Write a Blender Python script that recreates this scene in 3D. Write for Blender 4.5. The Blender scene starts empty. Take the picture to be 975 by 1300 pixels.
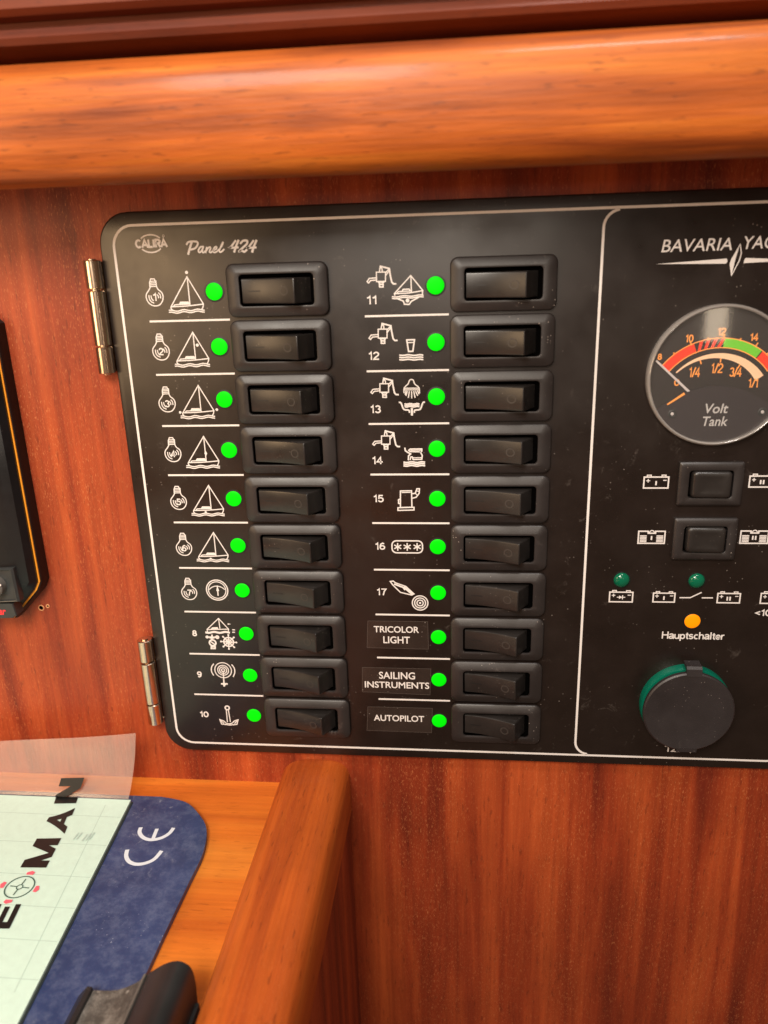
import bpy, bmesh, math, random
from mathutils import Vector, Matrix
random.seed(7)
R_ = math.radians
scene = bpy.context.scene
col = scene.collection
MM = 0.001
# Local frame of the place, in millimetres: u to the right along the wall, v down, h out of the panel towards the viewer.
def W(u, v, h): return Vector((u*MM, -h*MM, -v*MM))

# ------------------------------------------------------------------ camera
CAM = (95.54, -8.74, 302.64)                       # u, v, h
RIGHT = (0.99496378, 0.02943797, 0.0958148)        # u, v, depth (into the wall)
DOWN = (0.00167659, 0.95087952, -0.30955666)
FWD = (-0.10022105, 0.30815831, 0.94604133)
F_PX = 977.0
def _w(a): return Vector((a[0], a[2], -a[1]))
cd = bpy.data.cameras.new('camera'); cam = bpy.data.objects.new('camera', cd); col.objects.link(cam)
r_, d_, f_ = _w(RIGHT), _w(DOWN), _w(FWD)
M = Matrix((( r_.x, -d_.x, -f_.x), (r_.y, -d_.y, -f_.y), (r_.z, -d_.z, -f_.z))).to_4x4()
M.translation = W(*CAM)
cam.matrix_world = M
cd.sensor_fit = 'VERTICAL'; cd.sensor_height = 36.0; cd.sensor_width = 27.0
cd.lens = F_PX/1300*36
cd.clip_start = 0.005; cd.clip_end = 20
cd.dof.use_dof = True; cd.dof.focus_distance = 0.328; cd.dof.aperture_fstop = cd.lens/3.0
scene.camera = cam

def ray(x, y):
    a, b = (x-487.5)/F_PX, (y-650)/F_PX
    return [RIGHT[i]*a + DOWN[i]*b + FWD[i] for i in range(3)]
def pan(x, y, h=0.0):                              # photograph pixel -> (u, v) on the plane h in front of the panel
    d = ray(x, y); t = (CAM[2]-h)/d[2]
    return (CAM[0]+t*d[0], CAM[1]+t*d[1])
def hor(x, y, v):                                  # pixel -> (u, h) on the level plane v
    d = ray(x, y); t = (v-CAM[1])/d[1]
    return (CAM[0]+t*d[0], CAM[2]-t*d[2])
def Z(x0, y0, s, h=0.0):                           # reader for points noted in an enlarged crop
    return lambda x, y: pan(x0+x/s, y0+y/s, h)

# ------------------------------------------------------------------ light
world = bpy.data.worlds.new('World'); scene.world = world; world.use_nodes = True
bg = world.node_tree.nodes['Background']
bg.inputs[0].default_value = (1.0, 0.60, 0.38, 1); bg.inputs[1].default_value = 0.13
def area(name, u, v, h, tu, tv, th, sx, sy, power, color):
    ld = bpy.data.lights.new(name, 'AREA'); ld.shape = 'RECTANGLE'; ld.size = sx; ld.size_y = sy
    ld.energy = power; ld.color = color
    o = bpy.data.objects.new(name, ld); col.objects.link(o)
    p, t = W(u, v, h), W(tu, tv, th)
    o.location = p; o.rotation_euler = (t-p).to_track_quat('-Z', 'Y').to_euler()
    return o
area('cabin_window_light', -70, -350, 600, 20, 150, 0, 0.26, 0.22, 6.5, (1.0, 0.90, 0.78))
area('deck_hatch_light', 245, -600, 330, 140, 60, 0, 0.22, 0.07, 3.0, (1.0, 0.94, 0.88))
area('front_fill_light', 70, -180, 820, 220, 200, 0, 0.30, 0.30, 1.6, (1.0, 0.84, 0.68))  # weak, broad fill added from the front, stands for no known opening
area('cabin_side_light', -340, -20, 380, -40, 60, 0, 0.20, 0.20, 1.05, (1.0, 0.66, 0.36))
area('porthole_light', 348, 56, 520, 188, 15, 0, 0.020, 0.040, 0.030, (1.0, 0.80, 0.58))
vs = scene.view_settings
vs.view_transform = 'Standard'; vs.look = 'None'; vs.exposure = 0.0; vs.gamma = 1.0; vs.use_curve_mapping = False
scene.render.engine = 'CYCLES'
scene.render.resolution_x = 768; scene.render.resolution_y = 1024

# ------------------------------------------------------------------ materials
def new_mat(name):
    m = bpy.data.materials.new(name); m.use_nodes = True
    nt = m.node_tree; b = nt.nodes['Principled BSDF']
    return m, nt, b
def N(nt, kind, **kw):
    n = nt.nodes.new(kind)
    for k, val in kw.items():
        if k in n.inputs: n.inputs[k].default_value = val
        else: setattr(n, k, val)
    return n
def ramp(nt, stops, interp='LINEAR'):
    n = nt.nodes.new('ShaderNodeValToRGB'); n.color_ramp.interpolation = interp
    e = n.color_ramp.elements
    while len(e) > 1: e.remove(e[-1])
    e[0].position = stops[0][0]; e[0].color = (*stops[0][1], 1)
    for p, c in stops[1:]:
        x = e.new(p); x.color = (*c, 1)
    return n
def mixc(nt, fac, a, b, mode='MIX'):
    n = nt.nodes.new('ShaderNodeMix'); n.data_type = 'RGBA'; n.blend_type = mode
    for sock, v in ((n.inputs[0], fac), (n.inputs[6], a), (n.inputs[7], b)):
        if hasattr(v, 'is_linked') or hasattr(v, 'links'): nt.links.new(v, sock)
        elif isinstance(v, (int, float)): sock.default_value = v
        else: sock.default_value = (*v, 1)
    return n.outputs[2]
def coords(nt, scale=(1, 1, 1), rot=(0, 0, 0)):
    t = nt.nodes.new('ShaderNodeNewGeometry'); m = nt.nodes.new('ShaderNodeMapping')
    m.inputs['Scale'].default_value = scale; m.inputs['Rotation'].default_value = rot
    nt.links.new(t.outputs['Position'], m.inputs['Vector'])
    return m.outputs[0]
def noise(nt, vec, scale, detail=6, rough=0.55, dist=0.0):
    n = N(nt, 'ShaderNodeTexNoise', Scale=scale, Detail=detail, Roughness=rough, Distortion=dist)
    nt.links.new(vec, n.inputs['Vector']); return n.outputs['Fac']

def wood(name, grain, dark, mid, light, rough, coat, fleck, bands=60.0, bump=0.12, pore=0.5, fig=1.0, coat_rough=0.2):
    """Varnished wood; grain is the axis ('x','y','z') the fibres run along."""
    m, nt, b = new_mat(name)
    def sc(along, across):
        return tuple(along if a == grain else across for a in 'xyz')
    big = noise(nt, coords(nt, sc(0.06, 1.0)), bands, 4, 0.55, 0.6)
    fib = noise(nt, coords(nt, sc(0.03, 1.0)), 560, 6, 0.65)
    col1 = ramp(nt, [(0.30, dark), (0.5, mid), (0.72, light)]); nt.links.new(big, col1.inputs[0])
    fr = ramp(nt, [(0.30, (0.72, 0.70, 0.68)), (0.66, (1.08, 1.08, 1.08))]); nt.links.new(fib, fr.inputs[0])
    c = mixc(nt, 0.75*fig, col1.outputs[0], fr.outputs[0], 'MULTIPLY')
    cloud = noise(nt, coords(nt), 14, 4, 0.6)
    cr = ramp(nt, [(0.3, (0.72, 0.70, 0.68)), (0.7, (1.12, 1.12, 1.12))]); nt.links.new(cloud, cr.inputs[0])
    c = mixc(nt, 0.7, c, cr.outputs[0], 'MULTIPLY')
    # open pores: short dark ticks along the grain
    p1 = noise(nt, coords(nt, sc(0.16, 1.0)), 900, 2, 0.5)
    pr = ramp(nt, [(0.62, (0, 0, 0)), (0.72, (1, 1, 1))]); nt.links.new(p1, pr.inputs[0])
    pm = N(nt, 'ShaderNodeMath', operation='MULTIPLY'); nt.links.new(pr.outputs[0], pm.inputs[0]); pm.inputs[1].default_value = pore
    c = mixc(nt, pm.outputs[0], c, tuple(x*0.35 for x in dark))
    # pale mineral flecks
    p2 = noise(nt, coords(nt, sc(0.26, 1.0)), 2300, 2, 0.5, 0.9)
    p3 = noise(nt, coords(nt, sc(0.2, 1.0)), 45, 2, 0.5)
    f1 = ramp(nt, [(0.575, (0, 0, 0)), (0.72, (1, 1, 1))]); nt.links.new(p2, f1.inputs[0])
    f2 = ramp(nt, [(0.38, (0.35, 0.35, 0.35)), (0.6, (1, 1, 1))]); nt.links.new(p3, f2.inputs[0])
    fm = N(nt, 'ShaderNodeMath', operation='MULTIPLY'); nt.links.new(f1.outputs[0], fm.inputs[0]); nt.links.new(f2.outputs[0], fm.inputs[1])
    fm2 = N(nt, 'ShaderNodeMath', operation='MULTIPLY'); nt.links.new(fm.outputs[0], fm2.inputs[0]); fm2.inputs[1].default_value = fleck
    c = mixc(nt, fm2.outputs[0], c, (0.66, 0.24, 0.09))
    nt.links.new(c, b.inputs['Base Color'])
    b.inputs['Roughness'].default_value = rough; b.inputs['Specular IOR Level'].default_value = 0.3
    b.inputs['Coat Weight'].default_value = coat; b.inputs['Coat Roughness'].default_value = coat_rough
    bp = N(nt, 'ShaderNodeBump', Strength=bump, Distance=0.0006)
    bh = noise(nt, coords(nt, sc(0.12, 1.0)), 520, 4, 0.6); nt.links.new(bh, bp.inputs['Height'])
    nt.links.new(bp.outputs[0], b.inputs['Normal'])
    bp2 = N(nt, 'ShaderNodeBump', Strength=bump*0.5, Distance=0.0008)
    bh2 = noise(nt, coords(nt, sc(0.5, 1.0)), 90, 3, 0.5); nt.links.new(bh2, bp2.inputs['Height'])
    nt.links.new(bp2.outputs[0], b.inputs['Coat Normal'])
    return m

def plastic(name, base, rough, dust=0.0, dust_scale=500, dust_col=(0.42, 0.36, 0.32), spec=0.5, grain=0.0, smudge=0.0, haze=0.0):
    m, nt, b = new_mat(name)
    v = coords(nt)
    c = None
    mott = noise(nt, v, 60, 5, 0.6)
    mr = ramp(nt, [(0.3, tuple(x*0.8 for x in base)), (0.7, tuple(x*1.2 for x in base))]); nt.links.new(mott, mr.inputs[0])
    c = mr.outputs[0]
    if dust > 0:
        vor = N(nt, 'ShaderNodeTexVoronoi', Scale=dust_scale); nt.links.new(v, vor.inputs['Vector'])
        wn = N(nt, 'ShaderNodeMath', operation='LESS_THAN'); nt.links.new(vor.outputs['Distance'], wn.inputs[0]); wn.inputs[1].default_value = 0.17
        pick = N(nt, 'ShaderNodeSeparateColor'); nt.links.new(vor.outputs['Color'], pick.inputs[0])
        gt = N(nt, 'ShaderNodeMath', operation='GREATER_THAN'); nt.links.new(pick.outputs[0], gt.inputs[0]); gt.inputs[1].default_value = 0.80
        cl = noise(nt, v, 42, 3, 0.5)
        cr = ramp(nt, [(0.50, (0.02,)*3), (0.68, (1,)*3)]); nt.links.new(cl, cr.inputs[0])
        a = N(nt, 'ShaderNodeMath', operation='MULTIPLY'); nt.links.new(wn.outputs[0], a.inputs[0]); nt.links.new(gt.outputs[0], a.inputs[1])
        a2 = N(nt, 'ShaderNodeMath', operation='MULTIPLY'); nt.links.new(a.outputs[0], a2.inputs[0]); nt.links.new(cr.outputs[0], a2.inputs[1])
        a3 = N(nt, 'ShaderNodeMath', operation='MULTIPLY'); nt.links.new(a2.outputs[0], a3.inputs[0]); a3.inputs[1].default_value = dust
        c = mixc(nt, a3.outputs[0], c, dust_col)
    if smudge > 0:
        s = noise(nt, v, 170, 6, 0.7, 0.6)
        sr = ramp(nt, [(0.60, (0,)*3), (0.78, (1,)*3)]); nt.links.new(s, sr.inputs[0])
        s2 = noise(nt, v, 24, 2, 0.5)
        sr2 = ramp(nt, [(0.48, (0,)*3), (0.66, (1,)*3)]); nt.links.new(s2, sr2.inputs[0])
        a = N(nt, 'ShaderNodeMath', operation='MULTIPLY'); nt.links.new(sr.outputs[0], a.inputs[0]); nt.links.new(sr2.outputs[0], a.inputs[1])
        a2 = N(nt, 'ShaderNodeMath', operation='MULTIPLY'); nt.links.new(a.outputs[0], a2.inputs[0]); a2.inputs[1].default_value = smudge
        c = mixc(nt, a2.outputs[0], c, dust_col)
    if haze > 0:                                    # broad scuffed, dusty patches
        s = noise(nt, v, 120, 12, 0.85, 0.0)
        sr = ramp(nt, [(0.46, (0,)*3), (0.74, (haze,)*3)]); nt.links.new(s, sr.inputs[0])
        c = mixc(nt, sr.outputs[0], c, dust_col)
    nt.links.new(c, b.inputs['Base Color'])
    rr = ramp(nt, [(0.35, (max(0.02, rough-0.07),)*3), (0.7, (rough+0.08,)*3)])
    nz = noise(nt, v, 30, 4, 0.6); nt.links.new(nz, rr.inputs[0]); nt.links.new(rr.outputs[0], b.inputs['Roughness'])
    b.inputs['Specular IOR Level'].default_value = spec
    if grain > 0:
        bp = N(nt, 'ShaderNodeBump', Strength=grain, Distance=0.0002)
        g = noise(nt, v, 2600, 2, 0.5); nt.links.new(g, bp.inputs['Height']); nt.links.new(bp.outputs[0], b.inputs['Normal'])
    return m
def simple(name, base, rough=0.5, metal=0.0, emit=None, estr=0.0, spec=0.5):
    m, nt, b = new_mat(name)
    n = noise(nt, coords(nt), 300, 4, 0.6)
    r = ramp(nt, [(0.3, tuple(x*0.95 for x in base)), (0.7, tuple(min(1, x*1.03) for x in base))]); nt.links.new(n, r.inputs[0])
    nt.links.new(r.outputs[0], b.inputs['Base Color'])
    b.inputs['Roughness'].default_value = rough; b.inputs['Metallic'].default_value = metal
    b.inputs['Specular IOR Level'].default_value = spec
    if emit: b.inputs['Emission Color'].default_value = (*emit, 1); b.inputs['Emission Strength'].default_value = estr
    return m
def clear(name, tint, veil, veil_col, rough, gloss):
    """Clear sheet: lets light straight through, with a pale veil and a Fresnel sheen."""
    m = bpy.data.materials.new(name); m.use_nodes = True; nt = m.node_tree
    nt.nodes.remove(nt.nodes['Principled BSDF']); out = nt.nodes['Material Output']
    tr = N(nt, 'ShaderNodeBsdfTransparent'); tr.inputs[0].default_value = (*tint, 1)
    df = N(nt, 'ShaderNodeBsdfDiffuse'); df.inputs[0].default_value = (*veil_col, 1)
    gl = N(nt, 'ShaderNodeBsdfGlossy'); gl.inputs['Roughness'].default_value = rough
    m1 = N(nt, 'ShaderNodeMixShader'); m1.inputs[0].default_value = veil
    nt.links.new(tr.outputs[0], m1.inputs[1]); nt.links.new(df.outputs[0], m1.inputs[2])
    fr = N(nt, 'ShaderNodeFresnel'); fr.inputs[0].default_value = gloss
    m2 = N(nt, 'ShaderNodeMixShader'); nt.links.new(fr.outputs[0], m2.inputs[0])
    nt.links.new(m1.outputs[0], m2.inputs[1]); nt.links.new(gl.outputs[0], m2.inputs[2])
    nt.links.new(m2.outputs[0], out.inputs['Surface'])
    return m

M_WALL = wood('mahogany_wall', 'z', (0.105, 0.0105, 0.0042), (0.27, 0.036, 0.009), (0.46, 0.084, 0.019), 0.55, 0.14, 0.46, 58, 0.3, 0.35, 1.0, 0.3)
M_RAIL = wood('mahogany_rail', 'x', (0.20, 0.038, 0.005), (0.41, 0.094, 0.010), (0.53, 0.155, 0.015), 0.55, 0.15, 0.0, 110, 0.35, 0.4, 1.33, 0.16)
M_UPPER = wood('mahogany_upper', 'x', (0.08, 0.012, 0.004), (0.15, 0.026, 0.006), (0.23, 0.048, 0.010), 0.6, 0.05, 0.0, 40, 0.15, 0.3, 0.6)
M_TABLE = wood('mahogany_table', 'x', (0.46, 0.095, 0.010), (0.64, 0.165, 0.017), (0.72, 0.23, 0.028), 0.55, 0.1, 0.12, 50, 0.18, 0.3, 0.7)
M_FIDDLE = wood('mahogany_fiddle', 'y', (0.28, 0.042, 0.008), (0.48, 0.096, 0.013), (0.60, 0.150, 0.023), 0.5, 0.12, 0.15, 60, 0.2, 0.45, 0.9)
M_PLATE = plastic('panel_plate', (0.0125, 0.0080, 0.0066), 0.34, 0.35, 620, spec=0.5, smudge=0.18)
M_BEZEL = plastic('switch_bezel', (0.021, 0.0170, 0.0165), 0.44, 0.9, 900, grain=0.12, smudge=0.35)
M_ROCKER = plastic('switch_rocker', (0.017, 0.0145, 0.0135), 0.34, 0.35, 900, grain=0.04, smudge=0.10)
M_BLACK = simple('recess_shade_black', (0.0015, 0.0013, 0.0012), 0.9, spec=0.0)  # shade inside switch wells and holes put into a sheenless near-black
M_MARK = simple('engraved_mark', (0.008, 0.007, 0.007), 0.5)
M_MARKHI = simple('engraved_mark_edge', (0.035, 0.029, 0.026), 0.5)
M_PRINT = simple('white_print', (0.70, 0.66, 0.64), 0.5)
M_GREEN = simple('lit_green_lens', (0.0, 0.25, 0.0), 0.5, emit=(0.0, 1.0, 0.003), estr=0.72, spec=0.1)
M_GREENDK = simple('unlit_green_lens', (0.002, 0.11, 0.055), 0.12)
M_AMBER = simple('lit_amber_lens', (0.6, 0.15, 0.0), 0.5, emit=(1.0, 0.27, 0.0), estr=0.78, spec=0.2)
M_COLLAR = simple('lens_collar', (0.004, 0.006, 0.004), 0.5)
M_STICK = plastic('black_label_tape', (0.026, 0.018, 0.015), 0.25, 0.5, 700, smudge=0.2)
M_EDGE = simple('grey_tape_edge', (0.075, 0.058, 0.05), 0.5)  # rim ribbon, paler than the tape itself
M_STEEL = simple('hinge_steel', (0.66, 0.52, 0.40), 0.22, 1.0)
M_DIAL = simple('gauge_dial', (0.022, 0.017, 0.016), 0.55)
M_SHIELD = simple('gauge_shield', (0.035, 0.028, 0.032), 0.45)
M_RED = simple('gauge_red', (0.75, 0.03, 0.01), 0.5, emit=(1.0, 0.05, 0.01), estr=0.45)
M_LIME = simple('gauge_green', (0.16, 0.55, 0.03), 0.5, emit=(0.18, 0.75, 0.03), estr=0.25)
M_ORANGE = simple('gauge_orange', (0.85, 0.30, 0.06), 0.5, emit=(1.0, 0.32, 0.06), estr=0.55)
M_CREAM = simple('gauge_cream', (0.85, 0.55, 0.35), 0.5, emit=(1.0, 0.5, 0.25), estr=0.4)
M_NEEDLE = simple('gauge_needle', (0.75, 0.68, 0.66), 0.4)
M_GLASS = clear('gauge_window', (0.97, 0.97, 0.97), 0.02, (0.8, 0.75, 0.7), 0.06, 1.38)
M_RIM = clear('gauge_clear_rim', (0.85, 0.82, 0.80), 0.30, (0.84, 0.78, 0.74), 0.1, 1.7)
M_RING = simple('socket_green_ring', (0.0, 0.11, 0.068), 0.3)
M_CAP = plastic('socket_rubber_cap', (0.022, 0.018, 0.019), 0.5, 0.4, 900, grain=0.3, smudge=0.5)
M_BLUE = plastic('blue_board', (0.026, 0.045, 0.128), 0.48, 1.0, 1000, (0.42, 0.46, 0.54), smudge=0.9, haze=0.2)
M_CHART = simple('pale_green_chart', (0.55, 0.74, 0.66), 0.5)
M_CHARTLINE = simple('chart_grid_line', (0.40, 0.56, 0.50), 0.5)
M_INK = simple('black_ink', (0.012, 0.012, 0.012), 0.35)
M_PINK = simple('pink_ink', (0.80, 0.12, 0.17), 0.5)
M_INKG = simple('dark_green_ink', (0.03, 0.09, 0.07), 0.5)
M_GREYINK = simple('grey_ink', (0.42, 0.55, 0.50), 0.5)
M_CE = simple('pale_blue_print', (0.62, 0.68, 0.76), 0.5)
M_FILM = clear('clear_film', (0.96, 0.94, 0.92), 0.24, (0.86, 0.68, 0.58), 0.12, 1.5)
M_FILMFLAT = clear('clear_film_flat', (0.99, 0.99, 0.99), 0.02, (0.85, 0.9, 0.85), 0.3, 1.08)
M_EDGEGREEN = simple('chart_board_edge', (0.02, 0.03, 0.03), 0.5)
M_HOLDER = plastic('dusty_black_holder', (0.017, 0.017, 0.018), 0.38, 0.4, 700, (0.4, 0.38, 0.34), smudge=0.15)
M_HOLDERDUST = plastic('dusty_holder_floor', (0.06, 0.055, 0.05), 0.6, 1.0, 800, (0.50, 0.46, 0.42), smudge=1.0, haze=0.5)
M_DEVICE = plastic('device_black', (0.006, 0.006, 0.007), 0.38, 0.1, 700, grain=0.1, spec=0.3)
M_DEVGREY = plastic('device_charcoal', (0.03, 0.033, 0.034), 0.4, 0.2, 700, grain=0.2)
M_KNOB = plastic('device_knob', (0.12, 0.11, 0.10), 0.6, 0.4, 900, grain=0.3)
M_SEAM = simple('orange_seam', (0.80, 0.30, 0.02), 0.45)
M_REDTXT = simple('red_print', (0.75, 0.03, 0.04), 0.5)
M_RAW = simple('raw_wood_edge', (0.62, 0.28, 0.12), 0.6)

# ------------------------------------------------------------------ mesh helpers (all in u, v, h millimetres)
class MB:
    def __init__(s): s.v = []; s.f = []; s.z = 0.0
    def add(s, verts, faces):
        o = len(s.v); s.v += [tuple(p) for p in verts]; s.f += [tuple(i+o for i in f) for f in faces]
    def lift(s): s.z += 0.003; return s.z
    def poly(s, pts, h=0.0):
        z = h+s.lift(); s.add([(p[0], p[1], z) for p in pts], [tuple(range(len(pts)))])
    def disc(s, c, r, h=0.0, n=28): s.poly([(c[0]+r*math.cos(2*math.pi*i/n), c[1]+r*math.sin(2*math.pi*i/n)) for i in range(n)], h)
    def ring(s, c, r0, r1, a0=0.0, a1=360.0, h=0.0, n=40):
        z = h+s.lift(); full = abs(a1-a0) >= 359.9; vs_, fs = [], []
        k = n if full else n+1
        for i in range(k):
            a = R_(a0+(a1-a0)*i/n)
            ra = r0[0]+(r0[1]-r0[0])*i/n if isinstance(r0, tuple) else r0
            rb = r1[0]+(r1[1]-r1[0])*i/n if isinstance(r1, tuple) else r1
            vs_ += [(c[0]+ra*math.cos(a), c[1]+ra*math.sin(a), z), (c[0]+rb*math.cos(a), c[1]+rb*math.sin(a), z)]
        for i in range(n):
            j = (i+1) % k
            fs.append((2*i, 2*i+1, 2*j+1, 2*j))
        s.add(vs_, fs)
    def line(s, pts, w, closed=False, h=0.0, caps=True):
        """A flat mitred ribbon."""
        z = h+s.lift(); n = len(pts); P = [Vector(p[:2]) for p in pts]; L, Rt = [], []
        for i in range(n):
            a = P[(i-1) % n] if (i > 0 or closed) else None
            b = P[(i+1) % n] if (i < n-1 or closed) else None
            d1 = (P[i]-a).normalized() if a is not None else None
            d2 = (b-P[i]).normalized() if b is not None else None
            if d1 is None: d1 = d2
            if d2 is None: d2 = d1
            n1 = Vector((-d1.y, d1.x)); n2 = Vector((-d2.y, d2.x)); m = n1+n2
            if m.length < 1e-4: m = n1
            m.normalize(); k = min(1.9, 1/max(0.3, m.dot(n1)))
            q = P[i].copy()
            if not closed and caps:
                if i == 0: q -= d2*w*0.3
                if i == n-1: q += d1*w*0.3
            L.append(q+m*k*w/2); Rt.append(q-m*k*w/2)
        vs_ = [(p.x, p.y, z) for p in L]+[(p.x, p.y, z) for p in Rt]
        fs = [(i, (i+1) % n, n+(i+1) % n, n+i) for i in range(n if closed else n-1)]
        s.add(vs_, fs)
    def box(s, u0, u1, v0, v1, h0, h1):
        s.add([(u, v, h) for h in (h0, h1) for v in (v0, v1) for u in (u0, u1)],
              [(0, 1, 3, 2), (4, 5, 7, 6), (0, 1, 5, 4), (2, 3, 7, 6), (0, 2, 6, 4), (1, 3, 7, 5)])
    def loft(s, loops, cap0=True, cap1=True):
        n = len(loops[0]); vs_ = [p for l in loops for p in l]; fs = []
        for k in range(len(loops)-1):
            for i in range(n):
                j = (i+1) % n; fs.append((k*n+i, k*n+j, (k+1)*n+j, (k+1)*n+i))
        if cap0: fs.append(tuple(range(n)))
        if cap1: fs.append(tuple(range((len(loops)-1)*n, len(loops)*n)))
        s.add(vs_, fs)
    def wave(s, x0, x1, y, w, M_, amp=0.35, n=3, phase=0.0):
        k = 18
        s.line([M_(x0+(x1-x0)*i/k, y+amp*math.sin(phase+n*2*math.pi*i/k)) for i in range(k+1)], w)
    def mesh(s, name, off=(0, 0, 0), sharp=38, smooth=True):
        me = bpy.data.meshes.new(name)
        me.from_pydata([tuple(W(p[0]-off[0], p[1]-off[1], p[2]-off[2])) for p in s.v], [], s.f)
        bm = bmesh.new(); bm.from_mesh(me); bmesh.ops.recalc_face_normals(bm, faces=bm.faces); bm.to_mesh(me); bm.free()
        if smooth:
            me.polygons.foreach_set('use_smooth', [True]*len(me.polygons)); me.set_sharp_from_angle(angle=R_(sharp))
        me.update(); return me
POS = {}
def place(name, me, mat, pos, parent=None):
    o = bpy.data.objects.new(name, me); col.objects.link(o)
    if me is not None and mat is not None and not me.materials: me.materials.append(mat)
    w = Vector(pos); pw = POS[parent.name] if parent else Vector((0, 0, 0))
    o.parent = parent; o.location = W(*(w-pw)); POS[o.name] = w
    return o
def build(name, mb, mat, parent=None, pos=None, sharp=38, smooth=True):
    if pos is None:
        n = len(mb.v); pos = tuple(sum(p[i] for p in mb.v)/n for i in range(3))
    return place(name, mb.mesh(name, pos, sharp, smooth), mat, pos, parent)
def thing(name, pos, label, cat, group=None):
    o = place(name, None, None, pos); tag(o, label, cat, group); return o
def tag(o, label=None, cat=None, group=None, kind=None):
    if label: o['label'] = label
    if cat: o['category'] = cat
    if group: o['group'] = group
    if kind: o['kind'] = kind
    return o
def rrect(u0, u1, v0, v1, r, h, n=6):
    out = []
    for cx, cy, a in ((u1-r, v0+r, -90), (u1-r, v1-r, 0), (u0+r, v1-r, 90), (u0+r, v0+r, 180)):
        for i in range(n+1):
            t = R_(a+90*i/n); out.append((cx+r*math.cos(t), cy+r*math.sin(t), h))
    return out
def circ(c, r, h, n=48): return [(c[0]+r*math.cos(2*math.pi*i/n), c[1]+r*math.sin(2*math.pi*i/n), h) for i in range(n)]
def smoothpts(pts, n=4, closed=False):
    """Catmull-Rom through the points."""
    out = []; m = len(pts)
    for i in range(m if closed else m-1):
        g = lambda k: pts[k % m] if closed else pts[max(0, min(m-1, k))]
        p0, p1, p2, p3 = g(i-1), g(i), g(i+1), g(i+2)
        for k in range(n):
            t = k/n
            out.append(tuple(0.5*((2*p1[j])+(-p0[j]+p2[j])*t+(2*p0[j]-5*p1[j]+4*p2[j]-p3[j])*t*t+(-p0[j]+3*p1[j]-3*p2[j]+p3[j])*t**3) for j in range(2)))
    if not closed: out.append(tuple(pts[-1][:2]))
    return out
def extrude_u(profile, u0, u1):
    mb = MB(); mb.loft([[(u0, v, h) for h, v in profile], [(u1, v, h) for h, v in profile]]); return mb
def extrude_h(profile, h0, h1, steps=1):
    mb = MB(); mb.loft([[(u, v, h0+(h1-h0)*k/steps) for u, v in profile] for k in range(steps+1)]); return mb

def text_shape(s, bold=0.0, shear=0.0, spacing=1.0):
    cu = bpy.data.curves.new('lettering', 'FONT'); cu.body = s; cu.offset = bold; cu.shear = shear; cu.space_character = spacing
    cu.resolution_u = 4; cu.fill_mode = 'FRONT'
    o = bpy.data.objects.new('lettering', cu); col.objects.link(o)
    dg = bpy.context.evaluated_depsgraph_get(); me = bpy.data.meshes.new_from_object(o.evaluated_get(dg))
    vs_ = [(p.co.x, -p.co.y) for p in me.vertices]; fs = [tuple(p.vertices) for p in me.polygons]
    bpy.data.objects.remove(o); bpy.data.curves.remove(cu); bpy.data.meshes.remove(me)
    return vs_, fs
def add_text(mb, s, u0, u1, v0, v1, h=0.0, bold=0.012, shear=0.0, spacing=1.0, keep=False):
    vs_, fs = text_shape(s, bold, shear, spacing)
    x0 = min(p[0] for p in vs_); x1 = max(p[0] for p in vs_); y0 = min(p[1] for p in vs_); y1 = max(p[1] for p in vs_)
    z = h+mb.lift()
    if keep:                                        # keep the letters' shape: fit the height, centre in the width
        k = (v1-v0)/(y1-y0); c = (u0+u1)/2; w = (x1-x0)*k; u0, u1 = c-w/2, c+w/2
    mb.add([(u0+(p[0]-x0)/(x1-x0)*(u1-u0), v0+(p[1]-y0)/(y1-y0)*(v1-v0), z) for p in vs_], fs)
def arc(cx, cy, rx, ry, a0, a1, n=12): return [(cx+rx*math.cos(R_(a0+(a1-a0)*i/n)), cy-ry*math.sin(R_(a0+(a1-a0)*i/n))) for i in range(n+1)]
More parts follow.
